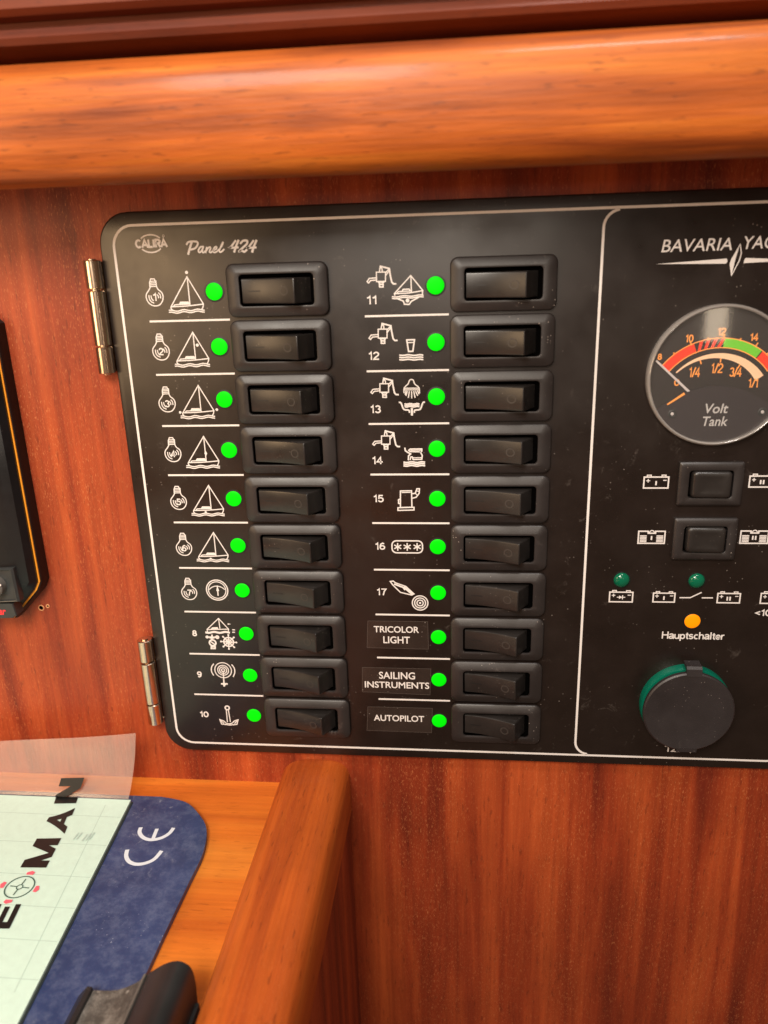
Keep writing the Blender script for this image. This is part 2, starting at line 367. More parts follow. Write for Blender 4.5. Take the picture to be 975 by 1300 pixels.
# single-stroke grotesque letters: x to the right, y down; cap height 1 (0 top, 1 baseline), x-height from 0.28
GLYPH = {
 '0': (0.56, [arc(0.28, 0.5, 0.22, 0.43, 90, 450, 24)]), '1': (0.40, [[(0.04, 0.24), (0.17, 0.19), (0.25, 0.04), (0.25, 1.0)]]),
 '2': (0.56, [arc(0.28, 0.31, 0.21, 0.24, 175, -20, 12)+[(0.40, 0.50), (0.16, 0.74), (0.06, 0.93), (0.52, 0.93)]]),
 '3': (0.56, [arc(0.27, 0.28, 0.18, 0.21, 165, -80, 12), arc(0.27, 0.70, 0.21, 0.23, 85, -165, 14)]),
 '4': (0.56, [[(0.56, 0.70), (0.04, 0.70), (0.38, 0.06), (0.38, 1.0)]]),
 '5': (0.56, [[(0.48, 0.07), (0.14, 0.07), (0.09, 0.48)]+arc(0.27, 0.66, 0.22, 0.27, 140, -160, 14)]),
 '6': (0.56, [arc(0.28, 0.68, 0.21, 0.25, 90, 450, 20), [(0.46, 0.16), (0.32, 0.06), (0.15, 0.2), (0.08, 0.45), (0.075, 0.66)]]),
 '7': (0.56, [[(0.05, 0.07), (0.50, 0.07), (0.32, 0.42), (0.22, 1.0)]]),
 '8': (0.56, [arc(0.28, 0.27, 0.17, 0.21, 90, 450, 20), arc(0.28, 0.70, 0.21, 0.23, 90, 450, 20)]),
 '9': (0.56, [arc(0.28, 0.32, 0.21, 0.25, 90, 450, 20), [(0.10, 0.84), (0.24, 0.94), (0.41, 0.80), (0.48, 0.55), (0.485, 0.34)]]),
 '/': (0.34, [[(0.02, 1.0), (0.34, 0.0)]]), '<': (0.6, [[(0.5, 0.3), (0.08, 0.55), (0.5, 0.8)]]), ' ': (0.3, []),
 'H': (0.72, [[(0.07, 0), (0.07, 1)], [(0.62, 0), (0.62, 1)], [(0.07, 0.47), (0.62, 0.47)]]),
 'a': (0.56, [arc(0.26, 0.48, 0.19, 0.15, 165, 0, 8)+[(0.45, 0.80), (0.48, 0.94), (0.54, 0.94)], [(0.45, 0.58), (0.20, 0.66)]+arc(0.20, 0.80, 0.15, 0.14, 100, 290, 10)+[(0.36, 0.90), (0.45, 0.78)]]),
 'u': (0.56, [[(0.06, 0.33), (0.06, 0.75)]+arc(0.25, 0.75, 0.19, 0.19, 180, 320, 8)+[(0.46, 0.78)], [(0.46, 0.33), (0.46, 1)]]),
 'p': (0.58, [[(0.07, 0.33), (0.07, 1.28)], arc(0.29, 0.66, 0.20, 0.28, 180, 540, 20)]),
 't': (0.32, [[(0.16, 0.12), (0.16, 0.84), (0.22, 0.94), (0.32, 0.93)], [(0.02, 0.36), (0.31, 0.36)]]),
 's': (0.52, [arc(0.25, 0.50, 0.17, 0.14, 25, 250, 10)+arc(0.25, 0.79, 0.18, 0.15, 80, -160, 12)]),
 'c': (0.52, [arc(0.27, 0.66, 0.20, 0.28, 50, 310, 18)]), 'h': (0.56, [[(0.07, 0), (0.07, 1)], [(0.07, 0.60)]+arc(0.27, 0.56, 0.19, 0.19, 150, 0, 8)+[(0.46, 1)]]),
 'l': (0.24, [[(0.10, 0), (0.10, 1)]]), 'e': (0.56, [[(0.08, 0.66), (0.48, 0.66)]+arc(0.28, 0.66, 0.20, 0.28, 0, 318, 20)]),
 'r': (0.36, [[(0.07, 0.33), (0.07, 1)], [(0.07, 0.62), (0.16, 0.40), (0.34, 0.36)]]), 'V': (0.66, [[(0.02, 0), (0.33, 1), (0.64, 0)]]),
 'C': (0.74, [arc(0.38, 0.5, 0.30, 0.44, 45, 315, 18)]), 'A': (0.72, [[(0.02, 1), (0.35, 0.03), (0.68, 1)], [(0.15, 0.68), (0.55, 0.68)]]), 'L': (0.54, [[(0.08, 0), (0.08, 0.93), (0.50, 0.93)]]),
 'I': (0.28, [[(0.12, 0), (0.12, 1)]]), 'R': (0.66, [[(0.08, 1), (0.08, 0.06), (0.34, 0.06)]+arc(0.34, 0.29, 0.22, 0.23, 80, -80, 8)+[(0.08, 0.52)], [(0.34, 0.53), (0.58, 1)]]),
}
def strokes(mb, s_, u0, u1, v0, v1, w, h=0.0, slant=0.0):
    """Write with the stroke letters; v0..v1 is the cap height."""
    tot = sum(GLYPH[c][0] for c in s_)-0.06*(len(s_) > 0); k = (u1-u0)/tot; x = 0.0; H_ = v1-v0
    for c in s_:
        adv, parts = GLYPH[c]
        for p in parts: mb.line([(u0+(x+a)*k+slant*(1-b)*H_, v0+b*H_) for a, b in p], w, False, h, False)
        x += adv
def stroked(name, s_, u0, u1, v0, v1, parent, w, h=0.03, mat=None, slant=0.0):
    mb = MB(); strokes(mb, s_, u0, u1, v0, v1, w, h, slant); return build(name, mb, mat or M_PRINT, parent, smooth=False)
def text(name, s, u0, u1, v0, v1, parent, h=0.03, mat=None, **kw):
    mb = MB(); add_text(mb, s, u0, u1, v0, v1, h, **kw)
    return build(name, mb, mat or M_PRINT, parent, smooth=False)

# ================================================================== the setting
WALL_H = -3.0
mb = MB(); mb.box(-420, 520, -330, 560, WALL_H-18, WALL_H)
wall = tag(build('wall', mb, M_WALL, pos=(0, 0, WALL_H)), kind='structure')
hu, hv = pan(52.5, 771.5, WALL_H)
for nm, dx, dy, r0, r1 in (('screw_hole', 0, 0, 1.0, 1.5), ('screw_hole', 3.3, -0.9, 0.45, 0.95)):
    mb = MB(); mb.disc((hu+dx, hv+dy), r0, WALL_H+0.05); o = build(nm, mb, M_BLACK, wall)
    mb = MB(); mb.loft([circ((hu+dx, hv+dy), r, WALL_H+hh, 20) for r, hh in ((r0, 0), (r0+0.1, 0.35), (r1-0.1, 0.35), (r1, 0))], False, False)
    build('splintered_rim', mb, M_RAW, o)

# ------------------------------------------------------------------ upper rail and board
prof = [(-4, -44), (10, -43), (22, -40.5), (32, -37.0), (39, -35.6), (45, -36.6), (48.5, -39.6), (50.4, -44.5), (51.4, -51),
        (51.8, -58), (51.2, -63.5), (49.4, -67.2), (46, -70.0), (41, -71.2), (34, -71.8), (24, -71.4), (-4, -70)]
prof = smoothpts(prof[:-2], 4)+prof[-2:]
o = build('rounded_rail', extrude_u(prof, -400, 500), M_RAIL, pos=(60, -36, 0), sharp=50)
tag(o, 'thick rounded orange varnished wooden rail running above the black switch panel', 'rail')
up = [(-4, -72.0), (8, -72.2), (9, -76.2), (34, -76.6), (37, -77.6), (38, -79.5), (37, -82.0), (34, -83.0), (34, -84.6), (39.5, -84.9), (41.5, -86.5), (42, -140), (-4, -140)]
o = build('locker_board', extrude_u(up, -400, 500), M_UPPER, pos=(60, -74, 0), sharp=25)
tag(o, 'dark red grooved wooden board above the rounded rail', 'board')

# ------------------------------------------------------------------ chart table
TV = 228.0
table = thing('chart_table', (-80, TV, WALL_H), 'orange wooden chart table with raised rounded edge rail under the switch panel', 'table')
mb = MB(); mb.box(-420, 13.0, TV, TV+16, WALL_H-0.5, 420); build('tabletop', mb, M_TABLE, table)
fp = [(9.2, TV+3), (9.8, TV-3), (12.0, TV-8.5), (16.5, TV-12.2), (23, TV-13.7), (32, TV-13.8), (37.6, TV-12.8), (41.2, TV-10.2), (42.8, TV-6.2)]
fp = smoothpts(fp, 4)+[(43.0, TV+14), (13, TV+14)]
build('fiddle_rail', extrude_h(fp, WALL_H-0.5, 420, 8), M_FIDDLE, table, sharp=40)
mb = MB(); mb.box(13.2, 42.2, TV+14, 560, WALL_H-0.5, 420); build('side_panel', mb, M_WALL, table)

# ================================================================== switch panel
PU0, PU1, PV0, PV1 = -43.7, 242.0, -30.0, 209.2
panel = thing('switch_panel', (100, PV1, WALL_H), 'black marine electrical switch panel with green lights, rocker switches and round gauge on mahogany wall', 'switch panel')
mb = MB()
mb.loft([rrect(PU0, PU1, PV0, PV1, 12, WALL_H-0.4, 8), rrect(PU0, PU1, PV0, PV1, 12, -0.5, 8),
         rrect(PU0+0.15, PU1-0.15, PV0+0.15, PV1-0.15, 12, -0.15, 8), rrect(PU0+0.5, PU1-0.5, PV0+0.5, PV1-0.5, 12, 0, 8)])
build('plate', mb, M_PLATE, panel, sharp=60)
PH = 0.03                                           # height of the print
mb = MB(); mb.line([p[:2] for p in rrect(-38.1, 236.8, -25.1, 204.8, 8, 0, 8)], 0.95, True, PH); build('border_line', mb, M_PRINT, panel, smooth=False)
mb = MB()
arc1 = [(146.5+6*(1-math.cos(R_(a))), -25.1+0.6+6-6*math.sin(R_(a))) for a in range(0, 86, 12)]
arc2 = [(146.5+6*(1-math.cos(R_(a))), 204.8-0.6-6+6*math.sin(R_(a))) for a in range(0, 86, 12)]
mb.line(list(reversed(arc1))+arc2, 0.95, False, PH, False); build('divider_line', mb, M_PRINT, panel, smooth=False)

PITCH = 21.0; LU, RU = 0.0, 85.65
for i in range(9):
    for u0, u1 in ((-27.4, 5.2), (58.4, 90.6)):
        mb = MB(); mb.box(u0, u1, 10.7+PITCH*i-0.38, 10.7+PITCH*i+0.38, -0.05, PH); build('separator_line', mb, M_PRINT, panel, smooth=False)

# ---- indicator lights
mb = MB(); mb.loft([circ((0, 0), r, h, 32) for r, h in ((3.95, -0.1), (3.95, 0.12), (3.3, 0.2), (3.3, 0.0))], False, True); lens_collar = mb.mesh('collar')
mb = MB(); mb.loft([circ((0, 0), r, h, 32) for r, h in ((3.3, -0.1), (3.3, 0.35), (3.15, 0.5), (2.6, 0.62), (1.4, 0.72))], False, True); lens = mb.mesh('indicator_light')
for c0, side in ((LU, 'left'), (RU, 'right')):
    for i in range(10):
        o = place('indicator_light', lens, M_GREEN, (c0, PITCH*i, 0), panel)
        place('collar', lens_collar, M_COLLAR, (c0, PITCH*i, 0), o)

# ---- rocker switches
def bezel_mesh():
    mb = MB(); a, b = 19.75, 9.95; n = 6
    def L(d, r, h): return rrect(-a+d, a-d, -b+d, b-d, r, h, n)
    def Hl(d, r, h): return rrect(-14.4+d, 14.4-d, -5.85+d, 5.85-d, r, h, n)
    mb.loft([L(0.75, 2.6, -0.2), L(0.7, 2.6, 0.35), L(0.0, 3.0, 0.7), L(0.0, 3.0, 1.25), L(0.18, 2.9, 1.6), L(0.55, 2.7, 1.85), L(3.1, 1.6, 2.75), Hl(-0.55, 1.7, 2.85), Hl(-0.15, 1.5, 2.75), Hl(0, 1.4, 2.45), Hl(0.02, 1.4, 2.0)], False, False)
    return mb.mesh('rocker_switch', sharp=32)
def rocker_top(x, ridge, tip):                      # height of the rocker's face along u
    t = (x+13.7)/(ridge+13.7); t = max(0, min(1, t))
    return 1.6+(tip-1.6)*(0.20*t+0.80*t**1.9)
def rocker_mesh(ridge=7.6, tip=7.9, w=4.7):
    mb = MB(); n = 14; top = []
    for i in range(n+1):
        x = -13.7+(ridge+13.7)*i/n; top.append((x, rocker_top(x, ridge, tip)))
    top += [(ridge+0.3, tip-0.02), (ridge+0.55, tip-0.22), (ridge+0.7, tip-0.6), (ridge+2.6, 4.2), (ridge+5.2, 0.1)]
    prof = [(-13.6, 0.1), (-13.7, 1.0)]+top
    loops = []
    for v, ins in ((-w, 0.75), (-w+0.14, 0.36), (-w+0.36, 0.12), (-w+0.75, 0.0), (w-0.75, 0.0), (w-0.36, 0.12), (w-0.14, 0.36), (w, 0.75)):
        loops.append([(x, v, h-(ins if h > 0.5 else 0)) for x, h in prof])
    mb.loft(loops); return mb.mesh('rocker', sharp=28)
def marks_mesh(ridge=7.6, tip=7.9):
    on = MB(); off = MB()
    f = lambda x: rocker_top(x, ridge, tip)+0.03
    on.add([(x, v, f(x)) for x in (-11.2, -8.8, -6.4) for v in (-0.28, 0.22)], [(0, 1, 3, 2), (2, 3, 5, 4)])
    n = 24; r0, r1 = 1.25, 1.75; vs_ = []
    for i in range(n):
        a = 2*math.pi*i/n
        for r in (r0, r1):
            x = 3.6+r*math.cos(a); vs_.append((x, r*math.sin(a), f(x)))
    off.add(vs_, [(2*i, 2*i+1, 2*((i+1) % n)+1, 2*((i+1) % n)) for i in range(n)])
    return on.mesh('on_mark'), off.mesh('off_mark')
me_bez, me_rock = bezel_mesh(), rocker_mesh(); me_on, me_off = marks_mesh()
mb = MB(); mb.loft([rrect(-14.4, 14.4, -5.85, 5.85, 1.4, h) for h in (2.12, 0.05)], False, True); me_floor = mb.mesh('well')
for c0 in (LU+25.2, RU+25.2):
    for i in range(10):
        p = (c0+random.uniform(-0.12, 0.12), PITCH*i+random.uniform(-0.12, 0.12), 0)
        o = place('rocker_switch', me_bez, M_BEZEL, p, panel)
        k = place('rocker', me_rock, M_ROCKER, (p[0], p[1]+0.35, p[2]), o); k.rotation_euler.y = R_(random.uniform(-0.5, 0.5))
        place('well', me_floor, M_BLACK, p, o)
        q = (p[0], p[1]+0.35, p[2]+0.08)
        place('on_mark', me_on, M_MARK, q, o); place('off_mark', me_off, M_MARKHI, q, o)

# ---- printed symbols; traced from enlarged crops and laid on the panel
T = 0.43
def icon(name, mb): return build(name, mb, M_PRINT, panel, smooth=False)
A = Z(160, 340, 8.125)
def bulb_mb():
    mb = MB(); P = lambda *q: [A(*x) for x in q]
    mb.line(P((246, 198), (243, 150), (254, 114), (290, 114), (310, 150), (315, 196)), T, False, PH)
    for y in (140, 158, 176, 194): mb.line(P((247, y), (312, y-4)), 0.38, False, PH)
    mb.line(smoothpts(P((250, 200), (235, 232), (212, 268), (209, 305), (226, 350), (264, 384), (310, 393), (350, 380), (377, 340), (382, 292), (366, 252), (332, 224), (317, 198)), 3), T, False, PH)
    mb.line(smoothpts(P((236, 285), (242, 322), (262, 350), (288, 362)), 3), 0.4, False, PH)
    mb.line(smoothpts(P((258, 288), (265, 318), (284, 338)), 3), 0.4, False, PH)
    mb.line(smoothpts(P((336, 258), (354, 282), (358, 312)), 3), 0.4, False, PH)
    mb.line(smoothpts(P((320, 276), (334, 294), (336, 312)), 3), 0.4, False, PH)
    return mb
def boat_mb(mb=None):
    mb = mb or MB(); P = lambda *q: [A(*x) for x in q]
    mb.line(P((466, 400), (628, 92), (798, 372)), T, False, PH)
    mb.line(P((632, 110), (660, 380)), T, False, PH)
    mb.line(P((466, 402), (600, 396), (700, 386), (798, 374)), T, False, PH)
    mb.line(smoothpts(P((465, 402), (464, 418), (476, 432)), 3), T, False, PH); mb.line(smoothpts(P((798, 374), (794, 405), (781, 430)), 3), T, False, PH)
    mb.line(P((492, 396), (502, 382), (550, 378), (562, 355), (642, 353), (652, 376)), 0.42, False, PH)
    mb.line(P((556, 379), (650, 374)), 0.42, False, PH); mb.line(P((560, 366), (648, 364)), 0.42, False, PH)
    for y in (444, 464): mb.line([A(446+362*k/16, y-14*k/16+7*math.sin(2.6*math.pi*k/8-2.2)) for k in range(17)], 0.45, False, PH)
    return mb
bulb, boat = bulb_mb(), boat_mb()
def shifted(mb, dv):
    m = MB(); m.v = [(p[0], p[1]+dv, p[2]) for p in mb.v]; m.f = list(mb.f); m.z = mb.z; return m
dots = {0: [('d', A(625, 47), 0.62)], 1: [('d', pan(160+735/8.125, 340+797/8.125), 0.62)],
        2: [('d', pan(180+170/3.482, 460+221/3.482), 0.55), ('d', pan(180+332/3.482, 460+209/3.482), 0.55)],
        3: [('l', pan(180+283/3.482, 460+402/3.482), 0.6)], 4: [('d', pan(180+283/3.482, 460+662/3.482), 0.5)], 5: [('d', pan(180+305/3.482, 460+868/3.482), 0.5)]}
for i in range(7):
    mb = shifted(bulb, PITCH*i); c = A(296, 303); c = (c[0], c[1]+PITCH*i)
    strokes(mb, str(i+1), c[0]-0.9+(0.2 if i == 0 else 0), c[0]+0.85, c[1]-1.45, c[1]+1.4, 0.5, PH)
    icon('light_bulb_icon', mb)
    if i < 6:
        mb = shifted(boat, PITCH*i)
        for k, c, r in dots[i]:
            if k == 'd': mb.disc(c, r, PH, 16)
            else: mb.poly([(c[0], c[1]-2*r), (c[0]+r, c[1]), (c[0], c[1]+2*r), (c[0]-r, c[1])], PH)
        icon('sailboat_icon', mb)
# row 7 compass
C = Z(180, 700, 3.482); c = C(333, 171); mb = MB()
mb.ring(c, 4.55, 5.05, h=PH); mb.ring(c, 3.75, 4.15, h=PH)
mb.ring((c[0], c[1]+2.6), 4.3, 4.7, -142, -38, PH, 16); mb.line([(c[0]+0.3, c[1]-2.0), (c[0]+0.2, c[1]+2.6)], 0.5, False, PH); mb.poly([(c[0]+0.25, c[1]-2.2), (c[0]+0.9, c[1]+0.4), (c[0]-0.4, c[1]+0.4)], PH)
icon('compass_icon', mb)
# row 8
Fz = Z(230, 770, 8.125); P = lambda *q: [Fz(*x) for x in q]; mb = MB()
mb.line(P((266, 236), (385, 122), (490, 234)), T, False, PH); mb.line(P((387, 130), (400, 226)), T, False, PH); mb.line(P((266, 238), (490, 233)), T, False, PH)
mb.poly(P((300, 232), (322, 214), (376, 212), (384, 230)), PH); mb.line(P((268, 238), (272, 262)), T, False, PH); mb.line(P((490, 234), (484, 262)), T, False, PH)
mb.line([Fz(256+240*k/12, 266+5*math.sin(k*1.1)) for k in range(13)], 0.95, False, PH)
mb.poly(P((480, 172), (515, 181), (480, 188)), PH); mb.line(P((530, 239), (552, 240)), 0.5, False, PH); mb.line(P((530, 264), (552, 265)), 0.5, False, PH)
icon('sailboat_icon', mb)
mb = MB(); mb.line(P((268, 314), (380, 316)), 0.6, False, PH); mb.disc(Fz(268, 314), 0.75, PH, 16); mb.ring(Fz(372, 316), 0.4, 0.95, h=PH, n=16); mb.line(P((318, 294), (318, 345)), 0.75, False, PH); mb.line(P((296, 325), (340, 325)), 0.5, False, PH)
mb.ring(Fz(325, 374), 1.1, 1.85, h=PH, n=20); mb.line(P((305, 360), (345, 390)), 0.6, False, PH); mb.line(P((310, 412), (352, 412), (352, 434), (310, 434)), 0.55, True, PH); mb.line(P((315, 423), (348, 423)), 0.3, False, PH)
icon('wind_vane_icon', mb)
mb = MB(); c = Fz(490, 365); mb.ring(c, 1.9, 2.55, h=PH, n=28); mb.ring(c, 1.0, 1.45, h=PH, n=20); mb.disc(c, 0.55, PH, 12)
for k in range(8):
    a = R_(45*k+3); mb.line([(c[0]+0.6*math.cos(a), c[1]+0.6*math.sin(a)), (c[0]+3.4*math.cos(a), c[1]+3.4*math.sin(a))], 0.5, False, PH); mb.disc((c[0]+3.5*math.cos(a), c[1]+3.5*math.sin(a)), 0.45, PH, 10)
icon('steering_wheel_icon', mb)
# row 9
mb = MB(); c = Fz(433, 657)
for r in (4.1, 2.75, 1.9, 1.0): mb.ring(c, r-0.45, r, h=PH, n=36)
mb.poly(P((429, 660), (437, 660), (452, 825), (436, 825)), PH); mb.line(P((416, 797), (476, 798)), 0.75, False, PH); mb.disc(Fz(445, 800), 0.8, PH, 14)
mb.line(smoothpts(P((335, 592), (315, 622), (313, 668), (335, 708)), 4), 0.5, False, PH); mb.line(smoothpts(P((523, 600), (548, 636), (553, 680), (538, 722)), 4), 0.5, False, PH)
icon('radio_antenna_icon', mb)
# row 10
mb = MB(); mb.ring(Fz(475, 1045), 0.65, 1.3, h=PH, n=20); mb.line(P((466, 1068), (477, 1190)), 0.45, False, PH); mb.line(P((487, 1068), (508, 1188)), 0.45, False, PH)
mb.line(P((398, 1164), (440, 1180), (466, 1204), (500, 1210), (528, 1202), (548, 1180), (588, 1166), (576, 1214), (545, 1218), (500, 1222), (440, 1214), (418, 1212)), 0.5, True, PH)
mb.line(P((412, 1178), (440, 1204)), 0.5, False, PH); mb.line(P((575, 1180), (552, 1204)), 0.5, False, PH)
icon('anchor_icon', mb)
def box_of(M_, x0, y0, x1, y1):
    a, b = M_(x0, y0), M_(x1, y1); return (a[0], b[0], a[1], b[1])
for s_, M_, bx in (('8', Fz, (112, 246, 160, 304)), ('9', Fz, (162, 670, 210, 730)), ('10', Fz, (190, 1082, 280, 1140))):
    stroked('printed_number', s_, *box_of(M_, *bx), panel, 0.6, PH)
# right column
B = Z(450, 320, 8.125); P = lambda *q: [B(*x) for x in q]
def pump_mb():
    mb = MB()
    mb.line(P((130, 306), (152, 272), (224, 266)), T, False, PH); mb.line(P((146, 320), (166, 294), (224, 288)), T, False, PH); mb.line(P((128, 304), (146, 320)), T, False, PH)
    mb.line(P((226, 208), (320, 206), (320, 302), (228, 304)), T, True, PH)
    mb.line(P((248, 313), (302, 312), (290, 330), (262, 331)), 0.42, True, PH); mb.line(P((258, 334), (296, 334), (296, 360), (259, 360)), 0.5, True, PH)
    mb.line(P((258, 204), (262, 172), (272, 158), (284, 172), (288, 202)), 0.45, False, PH)
    mb.line(P((266, 146), (360, 170), (368, 230), (384, 308), (402, 328), (426, 328)), 0.6, False, PH); mb.line(P((266, 146), (262, 172)), 0.45, False, PH)
    mb.line(P((354, 178), (322, 212)), 0.42, False, PH); mb.line(P((362, 186), (324, 240)), 0.42, False, PH)
    return mb
pump = pump_mb()
D4 = Z(440, 300, 3.482); D5 = Z(440, 540, 3.482); G = Z(460, 480, 9.75)
pump_at = [0, D4(159, 431)[1]-D4(150, 178)[1], D4(166, 680)[1]-D4(150, 178)[1], D5(174, 79)[1]-D4(150, 178)[1]]
for i in range(4):
    m = shifted(pump, PITCH*i); icon('hand_pump_icon', m)
    stroked('printed_number', str(11+i), 59.3, 63.3, 3.2+PITCH*i, 6.3+PITCH*i, panel, 0.55, PH)
mb = MB(); mb.line(P((412, 428), (580, 242), (705, 396)), T, False, PH); mb.line(P((582, 255), (588, 408)), T, False, PH); mb.line(P((412, 430), (560, 422), (705, 398)), T, False, PH)
mb.line(P((412, 430), (416, 446)), T, False, PH); mb.line(P((705, 396), (700, 434)), T, False, PH)
mb.line(P((440, 424), (452, 408), (490, 406), (502, 384), (566, 382), (576, 404)), 0.42, False, PH); mb.line(P((495, 404), (576, 402)), 0.4, False, PH)
for y in (460, 478): mb.line([B(390+320*k/14, y-15*k/14+5*math.sin(k*0.9)) for k in range(15)], 0.45, False, PH)
mb.line(P((436, 478), (505, 506), (515, 538), (566, 540), (586, 508), (660, 468)), 0.5, False, PH); mb.disc(B(547, 500), 0.72, PH, 16)
icon('bilge_boat_icon', mb)
P = lambda *q: [D4(*x) for x in q]; mb = MB()
mb.line(P((266, 458), (300, 457), (293, 508), (274, 509)), 0.55, True, PH); mb.line(P((268, 470), (297, 469)), 0.4, False, PH)
for y in (525, 535, 545): mb.line([D4(235+102*k/14, y+1.6*math.sin(k*0.9)) for k in range(15)], 0.55, False, PH)
icon('water_glass_icon', mb)
P = lambda *q: [G(*x) for x in q]; mb = MB()
mb.line(smoothpts(P((516, 182), (519, 120), (566, 72), (584, 28), (607, 17), (632, 28), (648, 72), (700, 118), (708, 182)), 3), T, False, PH)
mb.line(P((518, 126), (706, 124)), T, False, PH); mb.line(P((518, 146), (706, 145)), 0.4, False, PH)
for a, b, c_, d in ((540, 160, 530, 200), (556, 165, 540, 215), (582, 165, 570, 240), (610, 165, 611, 246), (637, 165, 652, 240), (660, 165, 684, 215), (684, 160, 700, 195)): mb.line(P((a, b), (c_, d)), 0.45, False, PH)
mb.line(smoothpts(P((458, 300), (482, 312), (512, 385), (574, 396), (584, 424)), 3), 0.6, False, PH); mb.line(smoothpts(P((770, 298), (748, 306), (716, 385), (652, 396), (644, 424)), 3), 0.6, False, PH)
mb.line(P((613, 378), (614, 455)), 0.85, False, PH)
for y in (318, 336, 354): mb.line([G(526+176*k/14, y+4*math.sin(k*0.9)) for k in range(15)], 0.5, False, PH)
icon('shower_icon', mb)
mb = MB(); mb.line(P((526, 866), (532, 898), (560, 918), (598, 938), (572, 962), (570, 1012)), 0.55, False, PH)
mb.line(P((592, 1010), (602, 974), (620, 976), (628, 1008), (736, 1004), (742, 958), (718, 914), (736, 904), (736, 876), (592, 878), (574, 894), (590, 910), (718, 912)), 0.5, False, PH)
mb.line(P((598, 894), (734, 892)), 0.35, False, PH); mb.line(P((632, 986), (736, 984)), 0.35, False, PH)
for y in (1040, 1062, 1085): mb.line([G(515+256*k/14, y+5*math.sin(k*0.9)) for k in range(15)], 0.6, False, PH)
icon('toilet_icon', mb)
P = lambda *q: [D5(*x) for x in q]; mb = MB()
mb.line(P((238, 290), (287, 289), (289, 362), (238, 363)), 0.5, True, PH); mb.line(P((244, 297), (282, 296)), 0.35, False, PH); mb.line(P((227, 364), (298, 362), (298, 374), (227, 376)), 0.5, True, PH)
mb.line(P((290, 302), (304, 300), (311, 280), (322, 280), (321, 300), (307, 318), (290, 322)), 0.5, False, PH); mb.line(P((304, 300), (314, 310)), 0.35, False, PH); mb.line(P((310, 290), (322, 292)), 0.35, False, PH); mb.line(P((238, 325), (230, 328), (230, 345), (238, 346)), 0.5, False, PH)
icon('fuel_pump_icon', mb)
a, b = D5(200, 510), D5(336, 564); mb = MB(); mb.line([p[:2] for p in rrect(a[0], b[0], a[1], b[1], 1.9, 0, 4)], 0.55, True, PH)
for x in (226, 268, 312):
    c = D5(x, 537)
    for k in range(3):
        t = R_(90+60*k); mb.line([(c[0]-1.55*math.cos(t), c[1]-1.55*math.sin(t)), (c[0]+1.55*math.cos(t), c[1]+1.55*math.sin(t))], 0.5, False, PH)
icon('fridge_icon', mb)
mb = MB(); mb.line(P((193, 690), (206, 688), (216, 696), (262, 712), (298, 745), (288, 750), (238, 738), (205, 706)), 0.5, True, PH); mb.line(P((212, 702), (250, 716), (258, 726)), 0.7, False, PH); mb.line(P((255, 716), (290, 746)), 0.9, False, PH)
c = D5(325, 785)
for r in (3.6, 2.6, 1.6): mb.ring(c, r-0.5, r, h=PH, n=32)
mb.disc(c, 0.5, PH, 12); icon('windlass_icon', mb)
for i, (x0, y0, x1, y1) in zip((15, 16, 17), ((121, 311, 163, 343), (128, 521, 170, 553), (136, 724, 176, 755))):
    stroked('printed_number', str(i), 59.3, 63.3, PITCH*(i-11)-1.55, PITCH*(i-11)+1.55, panel, 0.55, PH)
# label tape
def sticker(q, lines, lab):
    pts = [pan(*p) for p in q]; mb = MB()
    mb.loft([[(*p, -0.05) for p in pts], [(*p, 0.12) for p in pts]]); o = build('label_sticker', mb, M_STICK, panel, smooth=False)
    o['label'] = lab
    mb = MB(); mb.line(pts, 0.16, True, 0.13); build('cut_edge', mb, M_EDGE, o, smooth=False)
    for s_, bx in lines:
        text('lettering', s_, *box_of(pan, *bx), o, 0.15, bold=0.014)
sticker(((467, 788), (543, 789), (544, 824), (466, 822)), (('TRICOLOR', (474.5, 794.5, 532, 803.5)), ('LIGHT', (486.5, 807.5, 520.5, 817))), 'black label tape reading TRICOLOR LIGHT')
sticker(((460, 847), (547, 849), (546, 882), (460, 878)), (('SAILING', (481, 852.5, 527, 862.5)), ('INSTRUMENTS', (463, 864.5, 545, 874.5))), 'black label tape reading SAILING INSTRUMENTS')
sticker(((467, 897), (549, 899), (548, 930), (466, 927)), (('AUTOPILOT', (474.5, 907, 538.5, 916.5)),), 'black label tape reading AUTOPILOT')
# maker's marks
mb = MB(); c = (-23.2, -18.3)
strokes(mb, 'CALIRA', -29.4, -17.0, -19.8, -16.9, 0.78, PH)
mb.line([(c[0]+4.6*math.cos(R_(a)), c[1]+3.2*math.sin(R_(a))) for a in range(-142, -37, 8)], 0.55, False, PH)
mb.line([(c[0]+4.6*math.cos(R_(a)), c[1]+3.2*math.sin(R_(a))) for a in range(38, 143, 8)], 0.55, False, PH)
mb.ring((-17.9, -20.9), 0.3, 0.5, h=PH, n=12)
build('maker_logo', mb, M_PRINT, panel, smooth=False)
Pz = Z(230, 290, 8.864); mb = MB()
def script(pts, w): mb.line(smoothpts([Pz(*p) for p in pts], 5), w, False, PH)
script(((62, 180), (80, 155), (130, 146), (180, 152), (186, 182), (160, 220), (120, 236), (100, 236)), 0.72); script(((118, 156), (104, 200), (80, 288)), 0.85)
script(((250, 205), (220, 208), (196, 240), (200, 268), (222, 262), (246, 222)), 0.62); script(((250, 206), (238, 250), (246, 272), (272, 256)), 0.62)
script(((288, 212), (276, 272)), 0.62); script(((278, 262), (300, 224), (324, 210), (330, 226), (318, 262), (334, 270), (352, 256)), 0.62)
script(((362, 248), (396, 228), (398, 208), (378, 212), (360, 246), (370, 270), (398, 262), (420, 242)), 0.6)
script(((422, 240), (458, 200), (474, 154)), 0.5); script(((470, 156), (440, 220), (430, 256), (448, 266), (482, 236)), 0.62)
